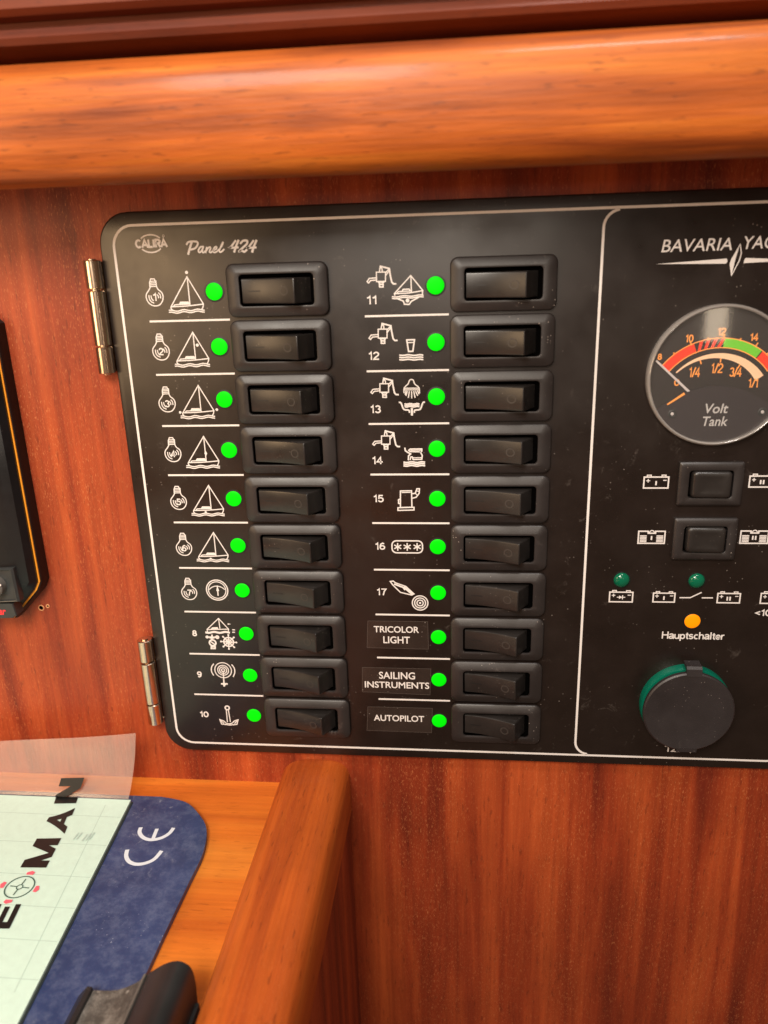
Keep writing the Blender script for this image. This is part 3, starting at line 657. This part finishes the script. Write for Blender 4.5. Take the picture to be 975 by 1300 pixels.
for dx in (0, 202):
    script(((612+dx, 138), (560+dx, 208), (548+dx, 218), (640+dx, 214)), 0.75); script(((645+dx, 136), (618+dx, 200), (598+dx, 264)), 0.85)
script(((668, 168), (700, 138), (742, 140), (740, 172), (700, 212), (652, 258), (680, 250), (712, 262), (738, 240)), 0.78)
build('panel_name', mb, M_PRINT, panel, smooth=False)
K = Z(775, 200, 4.875); P = lambda *q: [K(*x) for x in q]; mb = MB()
text('yard_name', 'BAVARIA', 167.4, 192.0, -13.6, -9.3, panel, PH, bold=0.004, shear=0.16)
text('yard_name', 'YACHTS', 195.9, 217.0, -13.9, -9.5, panel, PH, bold=0.004, shear=0.16)
mb.poly([(165.7, -5.3), (190.6, -6.5), (190.9, -5.5), (190.4, -4.75)], PH); 
mb.poly([(217.5, -5.3), (197.0, -6.5), (196.6, -5.5), (196.6, -4.75)], PH)
dm = [(194.7, -11.2), (195.4, -8.2), (195.0, -5.8), (192.8, -0.6), (191.9, -4.6), (192.3, -6.2)]
mb.line(dm, 0.4, True, PH); mb.poly([(194.4, -10.0), (193.6, -6.4), (192.8, -0.8), (191.9, -4.6), (192.3, -6.2)], PH)
build('yard_emblem', mb, M_PRINT, panel, smooth=False)

# ---- gauge
GC = (191.5, 35.5); GR = 26.4
gauge = thing('gauge', (*GC, 0), None, None); gauge.parent = panel; gauge.location = W(GC[0]-100, GC[1]-PV1, -WALL_H)
gauge['label'] = 'round gauge with red and green volt scale and clear window'
mb = MB(); mb.loft([circ(GC, r, h, 64) for r, h in ((GR-0.2, -0.1), (GR-0.2, 0.25))], False, True); build('dial', mb, M_DIAL, gauge, sharp=30)
DC = (191.3, 47.6); dh = 0.3
def ga(u, v): return math.degrees(math.atan2(v-DC[1], u-DC[0]))
a0, a1 = ga(170.8, 31.7), ga(212.5, 31.9)
def arcpart(name, mat, r0, r1, s0, s1, h=dh):
    mb = MB(); mb.ring(DC, r0, r1, a0+(a1-a0)*s0, a0+(a1-a0)*s1, h, 24); return build(name, mb, mat, gauge, smooth=False)
R1, R0 = 25.9, 22.7
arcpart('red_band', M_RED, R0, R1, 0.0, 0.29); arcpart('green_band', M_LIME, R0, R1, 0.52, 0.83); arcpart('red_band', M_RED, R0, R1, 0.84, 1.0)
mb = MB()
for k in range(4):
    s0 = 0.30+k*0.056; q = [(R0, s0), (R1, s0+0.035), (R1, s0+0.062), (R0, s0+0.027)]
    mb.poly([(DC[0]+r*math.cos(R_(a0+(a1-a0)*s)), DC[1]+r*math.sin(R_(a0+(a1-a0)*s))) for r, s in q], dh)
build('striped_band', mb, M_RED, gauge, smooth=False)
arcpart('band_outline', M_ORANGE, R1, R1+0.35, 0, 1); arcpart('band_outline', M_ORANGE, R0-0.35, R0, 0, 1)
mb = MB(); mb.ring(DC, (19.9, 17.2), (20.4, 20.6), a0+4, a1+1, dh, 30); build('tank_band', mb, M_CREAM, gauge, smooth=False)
mb = MB()
for s_ in (0.13, 0.27, 0.40, 0.515, 0.64, 0.77, 0.88):
    t = R_(a0+(a1-a0)*s_); L_ = 1.5 if s_ in (0.27, 0.515, 0.77) else 0.8
    mb.line([(DC[0]+R1*math.cos(t), DC[1]+R1*math.sin(t)), (DC[0]+(R1+L_)*math.cos(t), DC[1]+(R1+L_)*math.sin(t))], 0.45, False, dh)
for s_, r in ((0.30, 19.0), (0.515, 18.4), (0.74, 17.8)):
    t = R_(a0+(a1-a0)*s_); mb.line([(DC[0]+r*math.cos(t), DC[1]+r*math.sin(t)), (DC[0]+(r-1.2)*math.cos(t), DC[1]+(r-1.2)*math.sin(t))], 0.45, False, dh)
build('tick_marks', mb, M_ORANGE, gauge, smooth=False)
H7 = Z(800, 370, 5.571)
for s_, bx in (('10', (393, 306, 440, 358)), ('12', (620, 258, 670, 310)), ('14', (850, 298, 898, 348)), ('8', (195, 440, 218, 482)), ('0', (312, 620, 342, 666)),
               ('1/4', (418, 536, 486, 604)), ('1/2', (574, 508, 648, 576)), ('3/4', (706, 536, 780, 602)), ('1/1', (836, 616, 900, 678))):
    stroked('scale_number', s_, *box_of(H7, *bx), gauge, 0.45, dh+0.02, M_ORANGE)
mb = MB(); sh = []
for i in range(25):
    x = -1+2*i/24; u = GC[0]+x*22.6; sh.append((u, 39.2+9.5*abs(x)**2.0))
for i in range(31):
    t = R_(35+110*i/30); sh.append((GC[0]+(GR-1.2)*math.cos(t), GC[1]+(GR-1.2)*math.sin(t)))
mb.loft([[(*p, 0.9) for p in sh], [(*p, 1.4) for p in sh]]); build('lower_shield', mb, M_SHIELD, gauge, sharp=30)
for s_, bx in (('Volt', (526, 790, 682, 856)), ('Tank', (508, 880, 678, 946))): text('lettering', s_, *box_of(H7, *bx), gauge, 1.45, M_PRINT, bold=0.012, shear=0.18)
def bar(p, q, w0, w1, h0, h1):
    p, q = Vector(p), Vector(q); d = (q-p).normalized(); n = Vector((-d.y, d.x)); mb = MB()
    c = [p+n*w0/2, q+n*w1/2, q-n*w1/2, p-n*w0/2]
    mb.loft([[(x.x, x.y, h0) for x in c], [(x.x, x.y, h1) for x in c]]); return mb
build('needle', bar((168.4, 29.4), (181.4, 41.3), 0.7, 0.9, 0.8, 1.1), M_NEEDLE, gauge)
build('needle', bar((173.6, 46.0), (179.6, 41.8), 0.5, 0.9, 1.6, 1.8), M_ORANGE, gauge)
mb = MB(); mb.loft([circ(pan(839, 452), r, h, 12) for r, h in ((0.01, 0.6), (0.01, 0.7))]); 
for x, y in ((852, 524.5), (966, 522)):
    c = pan(x, y); mb = MB(); mb.loft([circ(c, r, h, 20) for r, h in ((1.7, 1.3), (1.7, 1.6), (1.2, 1.75), (1.0, 1.55))], False, True); o = build('screw', mb, M_DEVGREY, gauge)
    mb = MB(); mb.loft([circ(c, r, h, 14) for r, h in ((0.65, 1.5), (0.6, 1.75), (0.3, 1.85))], False, True); build('screw_tip', mb, M_NEEDLE, o)
mb = MB(); mb.loft([circ(GC, r, h, 64) for r, h in ((GR, -0.1), (GR, 2.6), (GR-0.35, 3.3), (GR-0.8, 3.55), (GR-1.25, 3.3), (GR-1.4, 2.6), (GR-1.35, 0.3))], False, False)
build('clear_rim', mb, M_RIM, gauge, sharp=50)
mb = MB(); mb.loft([circ(GC, r, h, 64) for r, h in ((GR-1.0, 3.0), (GR-1.0, 3.3))]); build('window', mb, M_GLASS, gauge, sharp=30)

# ---- battery switches
def small_switch(cv):
    c = (192.6, cv); mb = MB(); a, b = 12.2, 8.8
    def L(d, h, r=0.6): return [(c[0]+p[0], c[1]+p[1], h) for p in rrect(-a+d, a-d, -b+d, b-d, r, 0, 3)]
    def Q(d, h, r=1.2): return [(c[0]+p[0], c[1]+p[1], h) for p in rrect(-8.4+d, 8.4-d, -5.6+d, 5.6-d, r, 0, 3)]
    mb.loft([L(0, -0.2), L(0, 1.6), L(0.5, 2.1), L(0.9, 2.3), Q(-0.3, 2.3), Q(0, 2.1), Q(0, -0.1)], False, False); o = build('battery_switch', mb, M_BEZEL, panel, pos=(*c, 0), sharp=30)
    mb = MB(); mb.poly([p[:2] for p in Q(-0.2, 0)], 0.02); build('well', mb, M_BLACK, o)
    mb = MB()
    def K_(x0, x1, y, h, r=1.2): return [(c[0]+p[0], c[1]+p[1], h+0.05*p[0]) for p in rrect(x0, x1, -y, y, r, 0, 4)]
    mb.loft([K_(-7.2, 7.4, 5.3, 0.1), K_(-7.2, 7.4, 5.3, 2.6), K_(-6.9, 7.1, 5.05, 3.2), K_(-6.2, 6.4, 4.4, 3.55), K_(-4.6, 4.8, 3.2, 3.35), K_(-2.0, 2.2, 1.6, 3.2, 0.8)], False, True); build('rocker', mb, M_ROCKER, o, sharp=45)
    return o
small_switch(77.6); small_switch(100.6)
def battery(M_, x0, y0, x1, y1, sym, mini=False, bars=False):
    a, b = M_(x0, y0), M_(x1, y1); w, h = b[0]-a[0], b[1]-a[1]; mb = MB(); lw = 0.55
    q = lambda fx, fy: (a[0]+w*fx, a[1]+h*fy)
    if bars:
        mb.line([q(0, 0), q(0.36, 0), q(0.36, 0.16), q(0.64, 0.16), q(0.64, 0), q(1, 0), q(1, 1), q(0, 1)], lw, True, PH)
        mb.ring(q(0.5, 0.12), 0.75, 1.15, 180, 360, PH, 10)
        for fy in (0.38, 0.5, 0.62, 0.74, 0.86):
            mb.line([q(0.07, fy), q(0.30, fy)], 0.45, False, PH); mb.line([q(0.70, fy), q(0.93, fy)], 0.45, False, PH)
    else:
        mb.line([q(0, 0), q(1, 0), q(1, 1), q(0, 1)], lw, True, PH)
        for fx in (0.2, 0.8): mb.line([q(fx-0.08, -0.02), q(fx-0.08, -0.17), q(fx+0.08, -0.17), q(fx+0.08, -0.02)], 0.4, False, PH)
        c = q(0.17, 0.33); mb.line([(c[0]-0.6, c[1]), (c[0]+0.6, c[1])], 0.36, False, PH); mb.line([(c[0], c[1]-0.6), (c[0], c[1]+0.6)], 0.36, False, PH)
        c = q(0.85, 0.3); mb.line([(c[0]-0.55, c[1]), (c[0]+0.55, c[1])], 0.36, False, PH)
    if sym in ('I', 'II'):
        for dx in ((0,) if sym == 'I' else (-0.55, 0.55)):
            c = q(0.5, 0.55); mb.line([(c[0]+dx, c[1]-0.85), (c[0]+dx, c[1]+0.85)], 0.6, False, PH, False)
    elif sym == 'D':
        c = q(0.5, 0.52); mb.line([(c[0]-1.6, c[1]), (c[0]+1.6, c[1])], 0.35, False, PH); mb.poly([(c[0]-0.8, c[1]-0.8), (c[0]+0.5, c[1]), (c[0]-0.8, c[1]+0.8)], PH); mb.line([(c[0]+0.6, c[1]-0.8), (c[0]+0.6, c[1]+0.8)], 0.4, False, PH)
    return icon('battery_icon', mb)
Q8 = Z(735, 570, 3.171); E8 = Z(770, 715, 4.756)
battery(Q8, 263, 113, 358, 157, 'I'); battery(Q8, 689, 109, 786, 153, 'II')
battery(Q8, 241, 331, 343, 380, 'I', bars=True); battery(Q8, 653, 330, 758, 380, 'II', bars=True)
battery(E8, 20, 174, 155, 234, 'D'); battery(E8, 284, 180, 409, 235, 'I'); battery(E8, 673, 182, 802, 240, 'II'); battery(E8, 935, 182, 1072, 244, 'I')
mb = MB(); mb.line([E8(443, 208), E8(505, 208), E8(572, 177)], 0.5, False, PH); mb.line([E8(577, 209), E8(640, 209)], 0.5, False, PH); icon('open_switch_icon', mb)
stroked('lettering', '<10', 216.2, 222.4, 131.9, 134.7, panel, 0.55, PH)
stroked('lettering', 'Hauptschalter', 179.8, 205.0, 142.6, 145.9, panel, 0.52, PH)
def lamp(c, mat, lab, dome):
    mb = MB(); mb.loft([circ(c, 3.25*math.cos(R_(t)), dome*math.sin(R_(t))+0.15, 28) for t in (0, 20, 40, 58, 74, 84)], False, True)
    o = build('pilot_lamp', mb, mat, panel, sharp=70); o['label'] = lab
    mb = MB(); mb.loft([circ(c, r, h, 28) for r, h in ((3.7, -0.05), (3.6, 0.3), (3.25, 0.3), (3.2, 0))], False, False); build('collar', mb, M_COLLAR, o)
lamp((161.6, 119.2), M_GREENDK, 'unlit dark green lamp above charging battery symbol', 1.8)
lamp((191.6, 119.2), M_GREENDK, 'unlit dark green lamp above open switch symbol', 1.8)
lamp((191.6, 137.5), M_AMBER, 'lit orange lamp above the word Hauptschalter', 0.5)

# ---- capped socket
SC = (191.6, 176.6)
stroked('lettering', '12 V', 185.2, 198.5, 198.0, 201.6, panel, 0.6, PH)
mb = MB(); mb.loft([circ(SC, r, h, 64) for r, h in ((18.9, -0.1), (18.9, 3.7), (18.6, 4.2), (18.0, 4.3), (16, 4.3))], False, False)
sock = build('power_socket', mb, M_RING, panel, pos=(*SC, 0), sharp=35); sock['label'] = 'round black capped socket with green ring'
mb = MB(); mb.loft([circ(SC, r, h, 64) for r, h in ((16.6, 3.6), (16.9, 5.0), (18.5, 5.5), (18.9, 6.6), (18.8, 7.6), (18.2, 8.1), (17.2, 8.0), (9, 7.7))], False, True); build('cap', mb, M_CAP, sock, sharp=35)
def tab(s, w):
    mb = MB(); e_ = 1.0 if s > 0 else 0.35; pr = [(17.4, 8.15), (18.9+1.7*e_, 7.9), (18.9+2.7*e_, 7.0), (18.9+2.8*e_, 2.0), (18.9+1.7*e_, 2.0), (18.9+1.3*e_, 6.0), (17.4, 6.4)]
    mb.loft([[(SC[0]+0.6+x, SC[1]-s*r, h) for r, h in pr] for x in (-w, -w+0.3, w-0.3, w)]); build('cap_tab', mb, M_CAP, sock, sharp=30)
tab(1, 3.1); tab(-1, 4.2)

# ---- hinges
def hinge(v0, v1, lab):
    c = (-47.2, 1.2); r = 3.35; ks = ((v0, v0+0.245*(v1-v0)), (v0+0.262*(v1-v0), v0+0.745*(v1-v0)), (v0+0.755*(v1-v0), v1))
    hg = thing('hinge', (c[0], v1, 0), None, None); hg.parent = panel; hg.location = W(c[0]-100, v1-PV1, -WALL_H); hg['label'] = lab
    for a, b in ks:
        mb = MB(); cir = lambda v, rr: [(c[0]+rr*math.cos(2*math.pi*i/32), v, c[1]+rr*math.sin(2*math.pi*i/32)) for i in range(32)]
        mb.loft([cir(a, r-0.35), cir(a+0.3, r), cir(b-0.3, r), cir(b, r-0.35)]); build('knuckle', mb, M_STEEL, hg, sharp=40)
    mb = MB(); mb.loft([[(c[0]+1.6*math.cos(2*math.pi*i/16), v, c[1]+1.6*math.sin(2*math.pi*i/16)) for i in range(16)] for v in (v0-0.5, v1+0.5)]); build('pin', mb, M_STEEL, hg)
    mb = MB(); mb.box(c[0]-0.3, PU0+1.0, v0+0.5, v1-0.5, WALL_H, WALL_H+0.8); build('leaf', mb, M_STEEL, hg)
hinge(-12.9, 30.6, 'upper steel barrel hinge on panel edge'); hinge(150.2, 193.6, 'lower steel barrel hinge on panel edge')

# ================================================================== plotting board on the table
BT = TV-2.6                                        # top of the blue base
CT = BT-1.6                                        # top of the pale chart
board = thing('plotting_board', (-90, TV, 60), 'blue chart plotting board with pale green chart and curled clear film on table', 'plotting board')
edge = [hor(x, y, BT) for x, y in ((205, 1011.5), (235, 1018), (252, 1033), (262, 1052), (260, 1078))]
u_r = -13.6; back = edge[0][1]
low = [hor(x, y, BT) for x, y in ((258, 1082), (240, 1120), (205, 1193))]
ol = [(-330, back), (edge[0][0]-8, back)]+smoothpts(edge[:4]+low, 4)+[(low[2][0]-1.5, 260), (-330, 260)]
mb = MB(); mb.loft([[(u, TV-0.05, h) for u, h in ol], [(u, BT+0.5, h) for u, h in ol], [(u, BT, h) for u, h in ol]]); build('base', mb, M_BLUE, board, sharp=30)
e0, e1 = hor(166, 1015.5, CT), hor(22, 1300, CT); sl = (e1[0]-e0[0])/(e1[1]-e0[1])
ol = [(-330, e0[1]+0.6), e0, (e0[0]+sl*200, e0[1]+200), (-330, 250)]
mb = MB(); mb.loft([[(u, BT-0.02, h) for u, h in ol], [(u, CT, h) for u, h in ol]]); ch = build('chart_sheet', mb, M_CHART, board, smooth=False)
mb = MB(); mb.loft([[(u+o_, BT-0.01, h) for u, h, o_ in ((e0[0], e0[1], 0.02), (e0[0]+sl*200, e0[1]+200, 0.02), (e0[0]+sl*200, e0[1]+200, 0.9), (e0[0], e0[1], 0.9))], [(u+o_, BT-0.5, h) for u, h, o_ in ((e0[0], e0[1], 0.02), (e0[0]+sl*200, e0[1]+200, 0.02), (e0[0]+sl*200, e0[1]+200, 0.9), (e0[0], e0[1], 0.9))]])
build('edge_strip', mb, M_EDGEGREEN, board, smooth=False)
def on_level(name, quads, v, mat, parent):
    mb = MB()
    for q in quads:
        z = v-0.004*(len(mb.f)+1); mb.add([(u, z, h) for u, h in q], [tuple(range(len(q)))])
    return build(name, mb, mat, parent, smooth=False)
def strip(p, q, w):
    p, q = Vector(p), Vector(q); n = Vector((-(q-p).y, (q-p).x)).normalized()*w/2; return [p+n, q+n, q-n, p-n]
gl = []
for y0, y1 in ((1031, 1033), (1067, 1072), (1108, 1110), (1148, 1150), (1191, 1192), (1241, 1241)):
    a = hor(0, y0, CT); xr = 166-(y1-1015)*0.505; gl.append(strip((-330, a[1]), (hor(xr, y1, CT)[0]-0.4, a[1]), 0.28))
gl.append(strip(hor(134, 1022, CT), hor(18, 1260, CT), 0.3)); gl.append(strip((-128, 16), (-122, 250), 0.3))
on_level('grid_lines', gl, CT-0.02, M_CHARTLINE, ch)
# clear film: flat over the chart, turned up against the wall
FD, FT = e0[1]-0.2, CT-0.25
def film_pt(x, y):                                  # pixel -> point on the film
    u, h = hor(x, y, FT)
    if h >= FD: return (u, FT-0.03, h)
    d = ray(x, y)                                   # upright leaf: h = FD-(FT-v)*k
    k = 0.26
    # h = CAM2 - t*d2 ; v = CAM1 + t*d1 ; h = FD - (FT - v)*k
    t = (CAM[2]-FD+FT*k-CAM[1]*k)/(d[2]+d[1]*k)
    return (CAM[0]+t*d[0], CAM[1]+t*d[1], CAM[2]-t*d[2]+0.05)
mb = MB(); ol = [(-330, FD), (e0[0]-0.4, FD), (e0[0]-0.4+sl*190, FD+190), (-330, 240)]
mb.add([(u, FT, h) for u, h in ol], [(0, 1, 2, 3)]); build('cover_film_flat', mb, M_FILMFLAT, board, smooth=False)
tr, tl = film_pt(172, 931), film_pt(0, 943); br = film_pt(163, 1014)
mb = MB(); nu, nv = 24, 10; vs_ = []; fs = []
for j in range(nv+1):
    t = j/nv
    for i in range(nu+1):
        s = i/nu; ur = br[0]+(tr[0]-br[0])*t+1.2*math.sin(t*math.pi)*0.4; u = -200+(ur+200)*s
        vtop = tr[1]+(u-tr[0])*(tl[1]-tr[1])/(tl[0]-tr[0])
        v = FT+(vtop-FT)*t
        k = 0.26; hcurl = FD-(FT-v)*k+1.6*math.sin(t*math.pi)*math.sin(s*5.0+0.6)+0.9*t*math.sin(s*9)-0.6
        vs_.append((u, v, hcurl if j else FD))
for j in range(nv):
    for i in range(nu): a = j*(nu+1)+i; fs.append((a, a+1, a+nu+2, a+nu+1))
mb.add(vs_, fs); build('cover_film', mb, M_FILM, board, sharp=60)
def on_film(name, polys, mat, lift=0.5):
    mb = MB()
    for q in polys:
        pts = [film_pt(*p) for p in q]
        mb.add([(p[0], p[1]-(0.02 if p[2] >= FD else 0), p[2]+(1.2 if p[2] < FD else 0)) for p in pts], [tuple(range(len(pts)))])
    return build(name, mb, mat, board, smooth=False)
Y = lambda *q: [(x/3.4214, 920+y/3.4214) for x, y in q]
def letter(corners, quads):
    # corners in the crop: baseline start, baseline end, top end, top start; quads in the letter's unit square
    q0, q1, q2, q3 = corners; mb = MB()
    def px(a, b):
        x = (q0[0]*(1-a)+q1[0]*a)*(1-b)+(q3[0]*(1-a)+q2[0]*a)*b; y = (q0[1]*(1-a)+q1[1]*a)*(1-b)+(q3[1]*(1-a)+q2[1]*a)*b
        p = film_pt(x/3.4214, 920+y/3.4214); up = p[2] < FD
        return (p[0], p[1]-(0.0 if up else 0.02)-0.004*k, p[2]+(1.3 if up else 0))
    for k, (a, b, c, d) in enumerate(quads):
        n = 7; vs_ = []
        for i in range(n+1):
            for j in range(n+1):
                s, t = i/n, j/n
                vs_.append(px((a[0]*(1-s)+b[0]*s)*(1-t)+(d[0]*(1-s)+c[0]*s)*t, (a[1]*(1-s)+b[1]*s)*(1-t)+(d[1]*(1-s)+c[1]*s)*t))
        mb.add(vs_, [(i*(n+1)+j, i*(n+1)+j+1, (i+1)*(n+1)+j+1, (i+1)*(n+1)+j) for i in range(n) for j in range(n)])
    return build('letter', mb, M_INK, board, smooth=False)
stem = lambda x0, x1: ((x0, 0), (x1, 0), (x1, 1), (x0, 1))
letter(((330, 341), (372, 222), (272, 224), (234, 343)), (stem(0, 0.30), stem(0.70, 1), ((0.62, 0), (0.98, 0), (0.38, 1), (0.02, 1))))
letter(((280, 474), (326, 362), (224, 384), (190, 438)), (((0, 0), (0.27, 0), (0.66, 1), (0.34, 1)), ((0.73, 0), (1, 0), (0.66, 1), (0.34, 1)), ((0.2, 0.2), (0.8, 0.2), (0.72, 0.40), (0.28, 0.40))))
letter(((200, 621), (266, 493), (160, 495), (88, 620)), (stem(0, 0.24), stem(0.76, 1), ((0.36, 0.0), (0.56, 0.0), (0.26, 1), (0.02, 1)), ((0.44, 0.0), (0.64, 0.0), (0.98, 1), (0.74, 1))))
letter(((40, 886), (92, 780), (-16, 780), (-70, 886)), (stem(0, 0.27), ((0, 0), (1, 0), (1, 0.21), (0, 0.21)), ((0, 0.4), (0.9, 0.4), (0.9, 0.6), (0, 0.6)), ((0, 0.79), (1, 0.79), (1, 1), (0, 1))))
cu, cz = hor(85/3.4214, 920+705/3.4214, FT); r0 = 5.9
mb = MB(); zz = FT-0.05
n = 40
def lring(mb, r0, r1, dz=0): mb.add([(cu+r*math.cos(2*math.pi*i/n), zz-dz, cz+r*math.sin(2*math.pi*i/n)) for i in range(n) for r in (r0, r1)], [(2*i, 2*i+1, 2*((i+1) % n)+1, 2*((i+1) % n)) for i in range(n)])
lring(mb, 5.3, 5.75); lring(mb, 1.0, 1.35, 0.003)
for k in range(4):
    a = R_(90*k+4); q = strip((cu+1.3*math.cos(a), cz+1.3*math.sin(a)), (cu+4.2*math.cos(a), cz+4.2*math.sin(a)), 0.4); mb.add([(p[0], zz-0.006, p[1]) for p in q], [(0, 1, 2, 3)])
build('compass_rose', mb, M_INKG, board, smooth=False)
for k in range(4):
    a = R_(90*k+4); d = Vector((math.cos(a), math.sin(a))); nn = Vector((-d.y, d.x)); c = Vector((cu, cz)); mb = MB()
    q = [c+d*8.6+nn*0.2, c+d*7.9+nn*1.7, c+d*6.6+nn*1.4, c+d*6.4-nn*1.4, c+d*7.6-nn*1.6]
    mb.add([(p.x, zz-0.01, p.y) for p in q], [tuple(range(5))]); build('pink_arrow', mb, M_PINK, board, smooth=False)
on_level('small_print', [strip(hor(x, y, FT), hor(x+7, y-9, FT), 0.6) for x, y in ((93, 1066), (97, 1066), (104, 1068), (109, 1067), (113, 1066))], FT-0.05, M_GREYINK, board)
# CE mark, drawn on the blue base
mb = MB()
def ce_arc(x0, x1, x2, w):
    return None
def stroke_level(mb, pts, w, v):
    P2 = [Vector(hor(*p, v)) for p in pts]
    P2 = [Vector(p) for p in smoothpts([tuple(p) for p in P2], 5)]
    z = v-0.02-0.004*(len(mb.f) % 50 > 0); L, Rr = [], []
    for i, p in enumerate(P2):
        d = (P2[min(i+1, len(P2)-1)]-P2[max(i-1, 0)]).normalized(); n_ = Vector((-d.y, d.x))*w/2; L.append(p+n_); Rr.append(p-n_)
    m = len(P2); mb.add([(p.x, z, p.y) for p in L+Rr], [(i, i+1, m+i+1, m+i) for i in range(m-1)])
Yp = lambda *q: [(x/3.4214, 920+y/3.4214) for x, y in q]
stroke_level(mb, Yp((612, 446), (606, 468), (622, 490), (655, 500), (700, 492), (735, 472), (754, 448)), 1.7, BT)
stroke_level(mb, Yp((682, 452), (664, 497)), 1.6, BT)
stroke_level(mb, Yp((553, 543), (548, 570), (560, 594), (590, 606), (630, 602), (670, 584), (702, 548)), 1.7, BT)
build('ce_mark', mb, M_CE, board, smooth=False)

# ================================================================== black holder
D0 = 116.0
hold = thing('plastic_holder', (-14, TV, 140), 'dusty black moulded plastic holder lying across the blue board edge and table', 'holder')
pp = [pan(x, y, D0) for x, y in ((100, 1264), (111, 1252), (118, 1257), (148, 1257), (172, 1248), (184, 1239))]
hump = [pan(x, y, D0) for x, y in ((184, 1239), (196, 1231), (212, 1222.5), (228, 1220), (242, 1228), (248, 1245), (250, 1264))]
def sheet(line, th, h0, h1):
    n = len(line); P2 = [Vector(p) for p in line]; low = []
    for i, p in enumerate(P2):
        d = (P2[min(i+1, n-1)]-P2[max(i-1, 0)]).normalized(); low.append(p+Vector((-d.y, d.x))*th)
    return extrude_h([tuple(p) for p in P2]+[tuple(p) for p in reversed(low)], h0, h1)
lip = [pp[0], pp[1], pp[2]]
mb = extrude_h([(pp[0][0], TV-2.7), pp[0], pp[1], (pp[1][0]+1.6, pp[1][1]+0.2), (pp[2][0]+0.4, pp[2][1]+1.0), (pp[2][0]+0.4, TV-2.7)], D0, 215); build('edge_lip', mb, M_HOLDER, hold, sharp=30)
build('tray_floor', sheet(smoothpts(pp[2:], 4), 1.4, D0, 215), M_HOLDERDUST, hold, sharp=50)
hp = smoothpts(hump, 4); build('rounded_grip', extrude_h(hp+[(hump[-1][0], TV), (hump[0][0], TV-1)], D0, 215), M_HOLDER, hold, sharp=50)
r = hump[0]; mb = extrude_h([(r[0]-0.5, r[1]-0.45), (r[0]+0.5, r[1]-1.15), (r[0]+0.7, r[1]-0.2), (r[0]-0.3, r[1]+0.4)], D0-0.1, 215); build('worn_ridge', mb, M_KNOB, hold, smooth=False)
f = hump[-1]; mb = MB(); mb.box(f[0]-0.2, f[0]+1.1, TV-5, TV-0.02, D0+1.5, 215); build('flange', mb, M_HOLDER, hold, smooth=False)

# ================================================================== device on the wall at the left
dev = thing('wall_instrument', (-140, 141, WALL_H), 'black wall mounted instrument with thin orange seam line beside the panel', 'instrument')
def dloop(d, h): return [(u, v, h) for u, v in [p[:2] for p in ((-190+d, 4+d), (-96-d, 4+d), (-89.8-d, 10+d), (-89.8-d, 122-d*0.6), (-92.0-d, 126.5-d), (-105.5-d*0.4, 140.2-d), (-190+d, 140.6-d))]]
mb = MB(); mb.loft([dloop(0, WALL_H-0.3), dloop(0, 1.5), dloop(0.5, 3.0)]); build('back_shell', mb, M_DEVICE, dev, sharp=30)
mb = MB(); mb.loft([dloop(0.9, 3.02), dloop(0.9, 3.6)]); build('orange_seam', mb, M_SEAM, dev, smooth=False)
mb = MB(); mb.loft([dloop(1.5, 3.55), dloop(1.5, 4.6), dloop(3.5, 7.5), dloop(8, 9.5), dloop(12, 10)]); build('front_cover', mb, M_DEVICE, dev, sharp=30)
hb = 12.0
q = [pan(x, y, hb) for x, y in ((-70, 724), (14, 723), (23, 764), (-70, 768))]; cx, cy = sum(p[0] for p in q)/4, sum(p[1] for p in q)/4
sq = lambda k, h: [(cx+(p[0]-cx)*k, cy+(p[1]-cy)*k, h) for p in q]
mb = MB(); mb.loft([sq(1.03, 8), sq(1.03, hb-0.8), sq(0.98, hb), sq(0.93, hb-0.2), sq(0.90, hb-1.0)]); kb = build('control_block', mb, M_DEVGREY, dev, sharp=25)
c = pan(-6, 744, hb); mb = MB(); mb.loft([circ(c, r, h, 32) for r, h in ((4.6, hb-1.2), (4.5, hb+2.2), (4.0, hb+2.8), (2.2, hb+2.9))], False, True); build('knob', mb, M_KNOB, kb, sharp=30)
c2 = pan(0, 743, hb+3); mb = MB(); mb.loft([circ(c2, r, h, 12) for r, h in ((0.5, hb+2.8), (0.45, hb+3.1))], False, True); build('knob_mark', mb, M_PRINT, kb)
q = [pan(x, y, hb) for x, y in ((-70, 767), (16, 767), (21, 782), (16, 785), (-70, 786))]
mb = MB(); mb.loft([[(*p, 6) for p in q], [(*p, hb-0.5) for p in q], [(p[0]-0.3, p[1]-0.2, hb) for p in q]]); ft = build('foot', mb, M_DEVGREY, dev, sharp=25)
a, b = pan(-2, 774, hb), pan(8.5, 780.5, hb); text('lettering', 'ar', a[0], b[0], a[1], b[1], ft, hb+0.1, M_REDTXT, bold=0.03, shear=0.2)
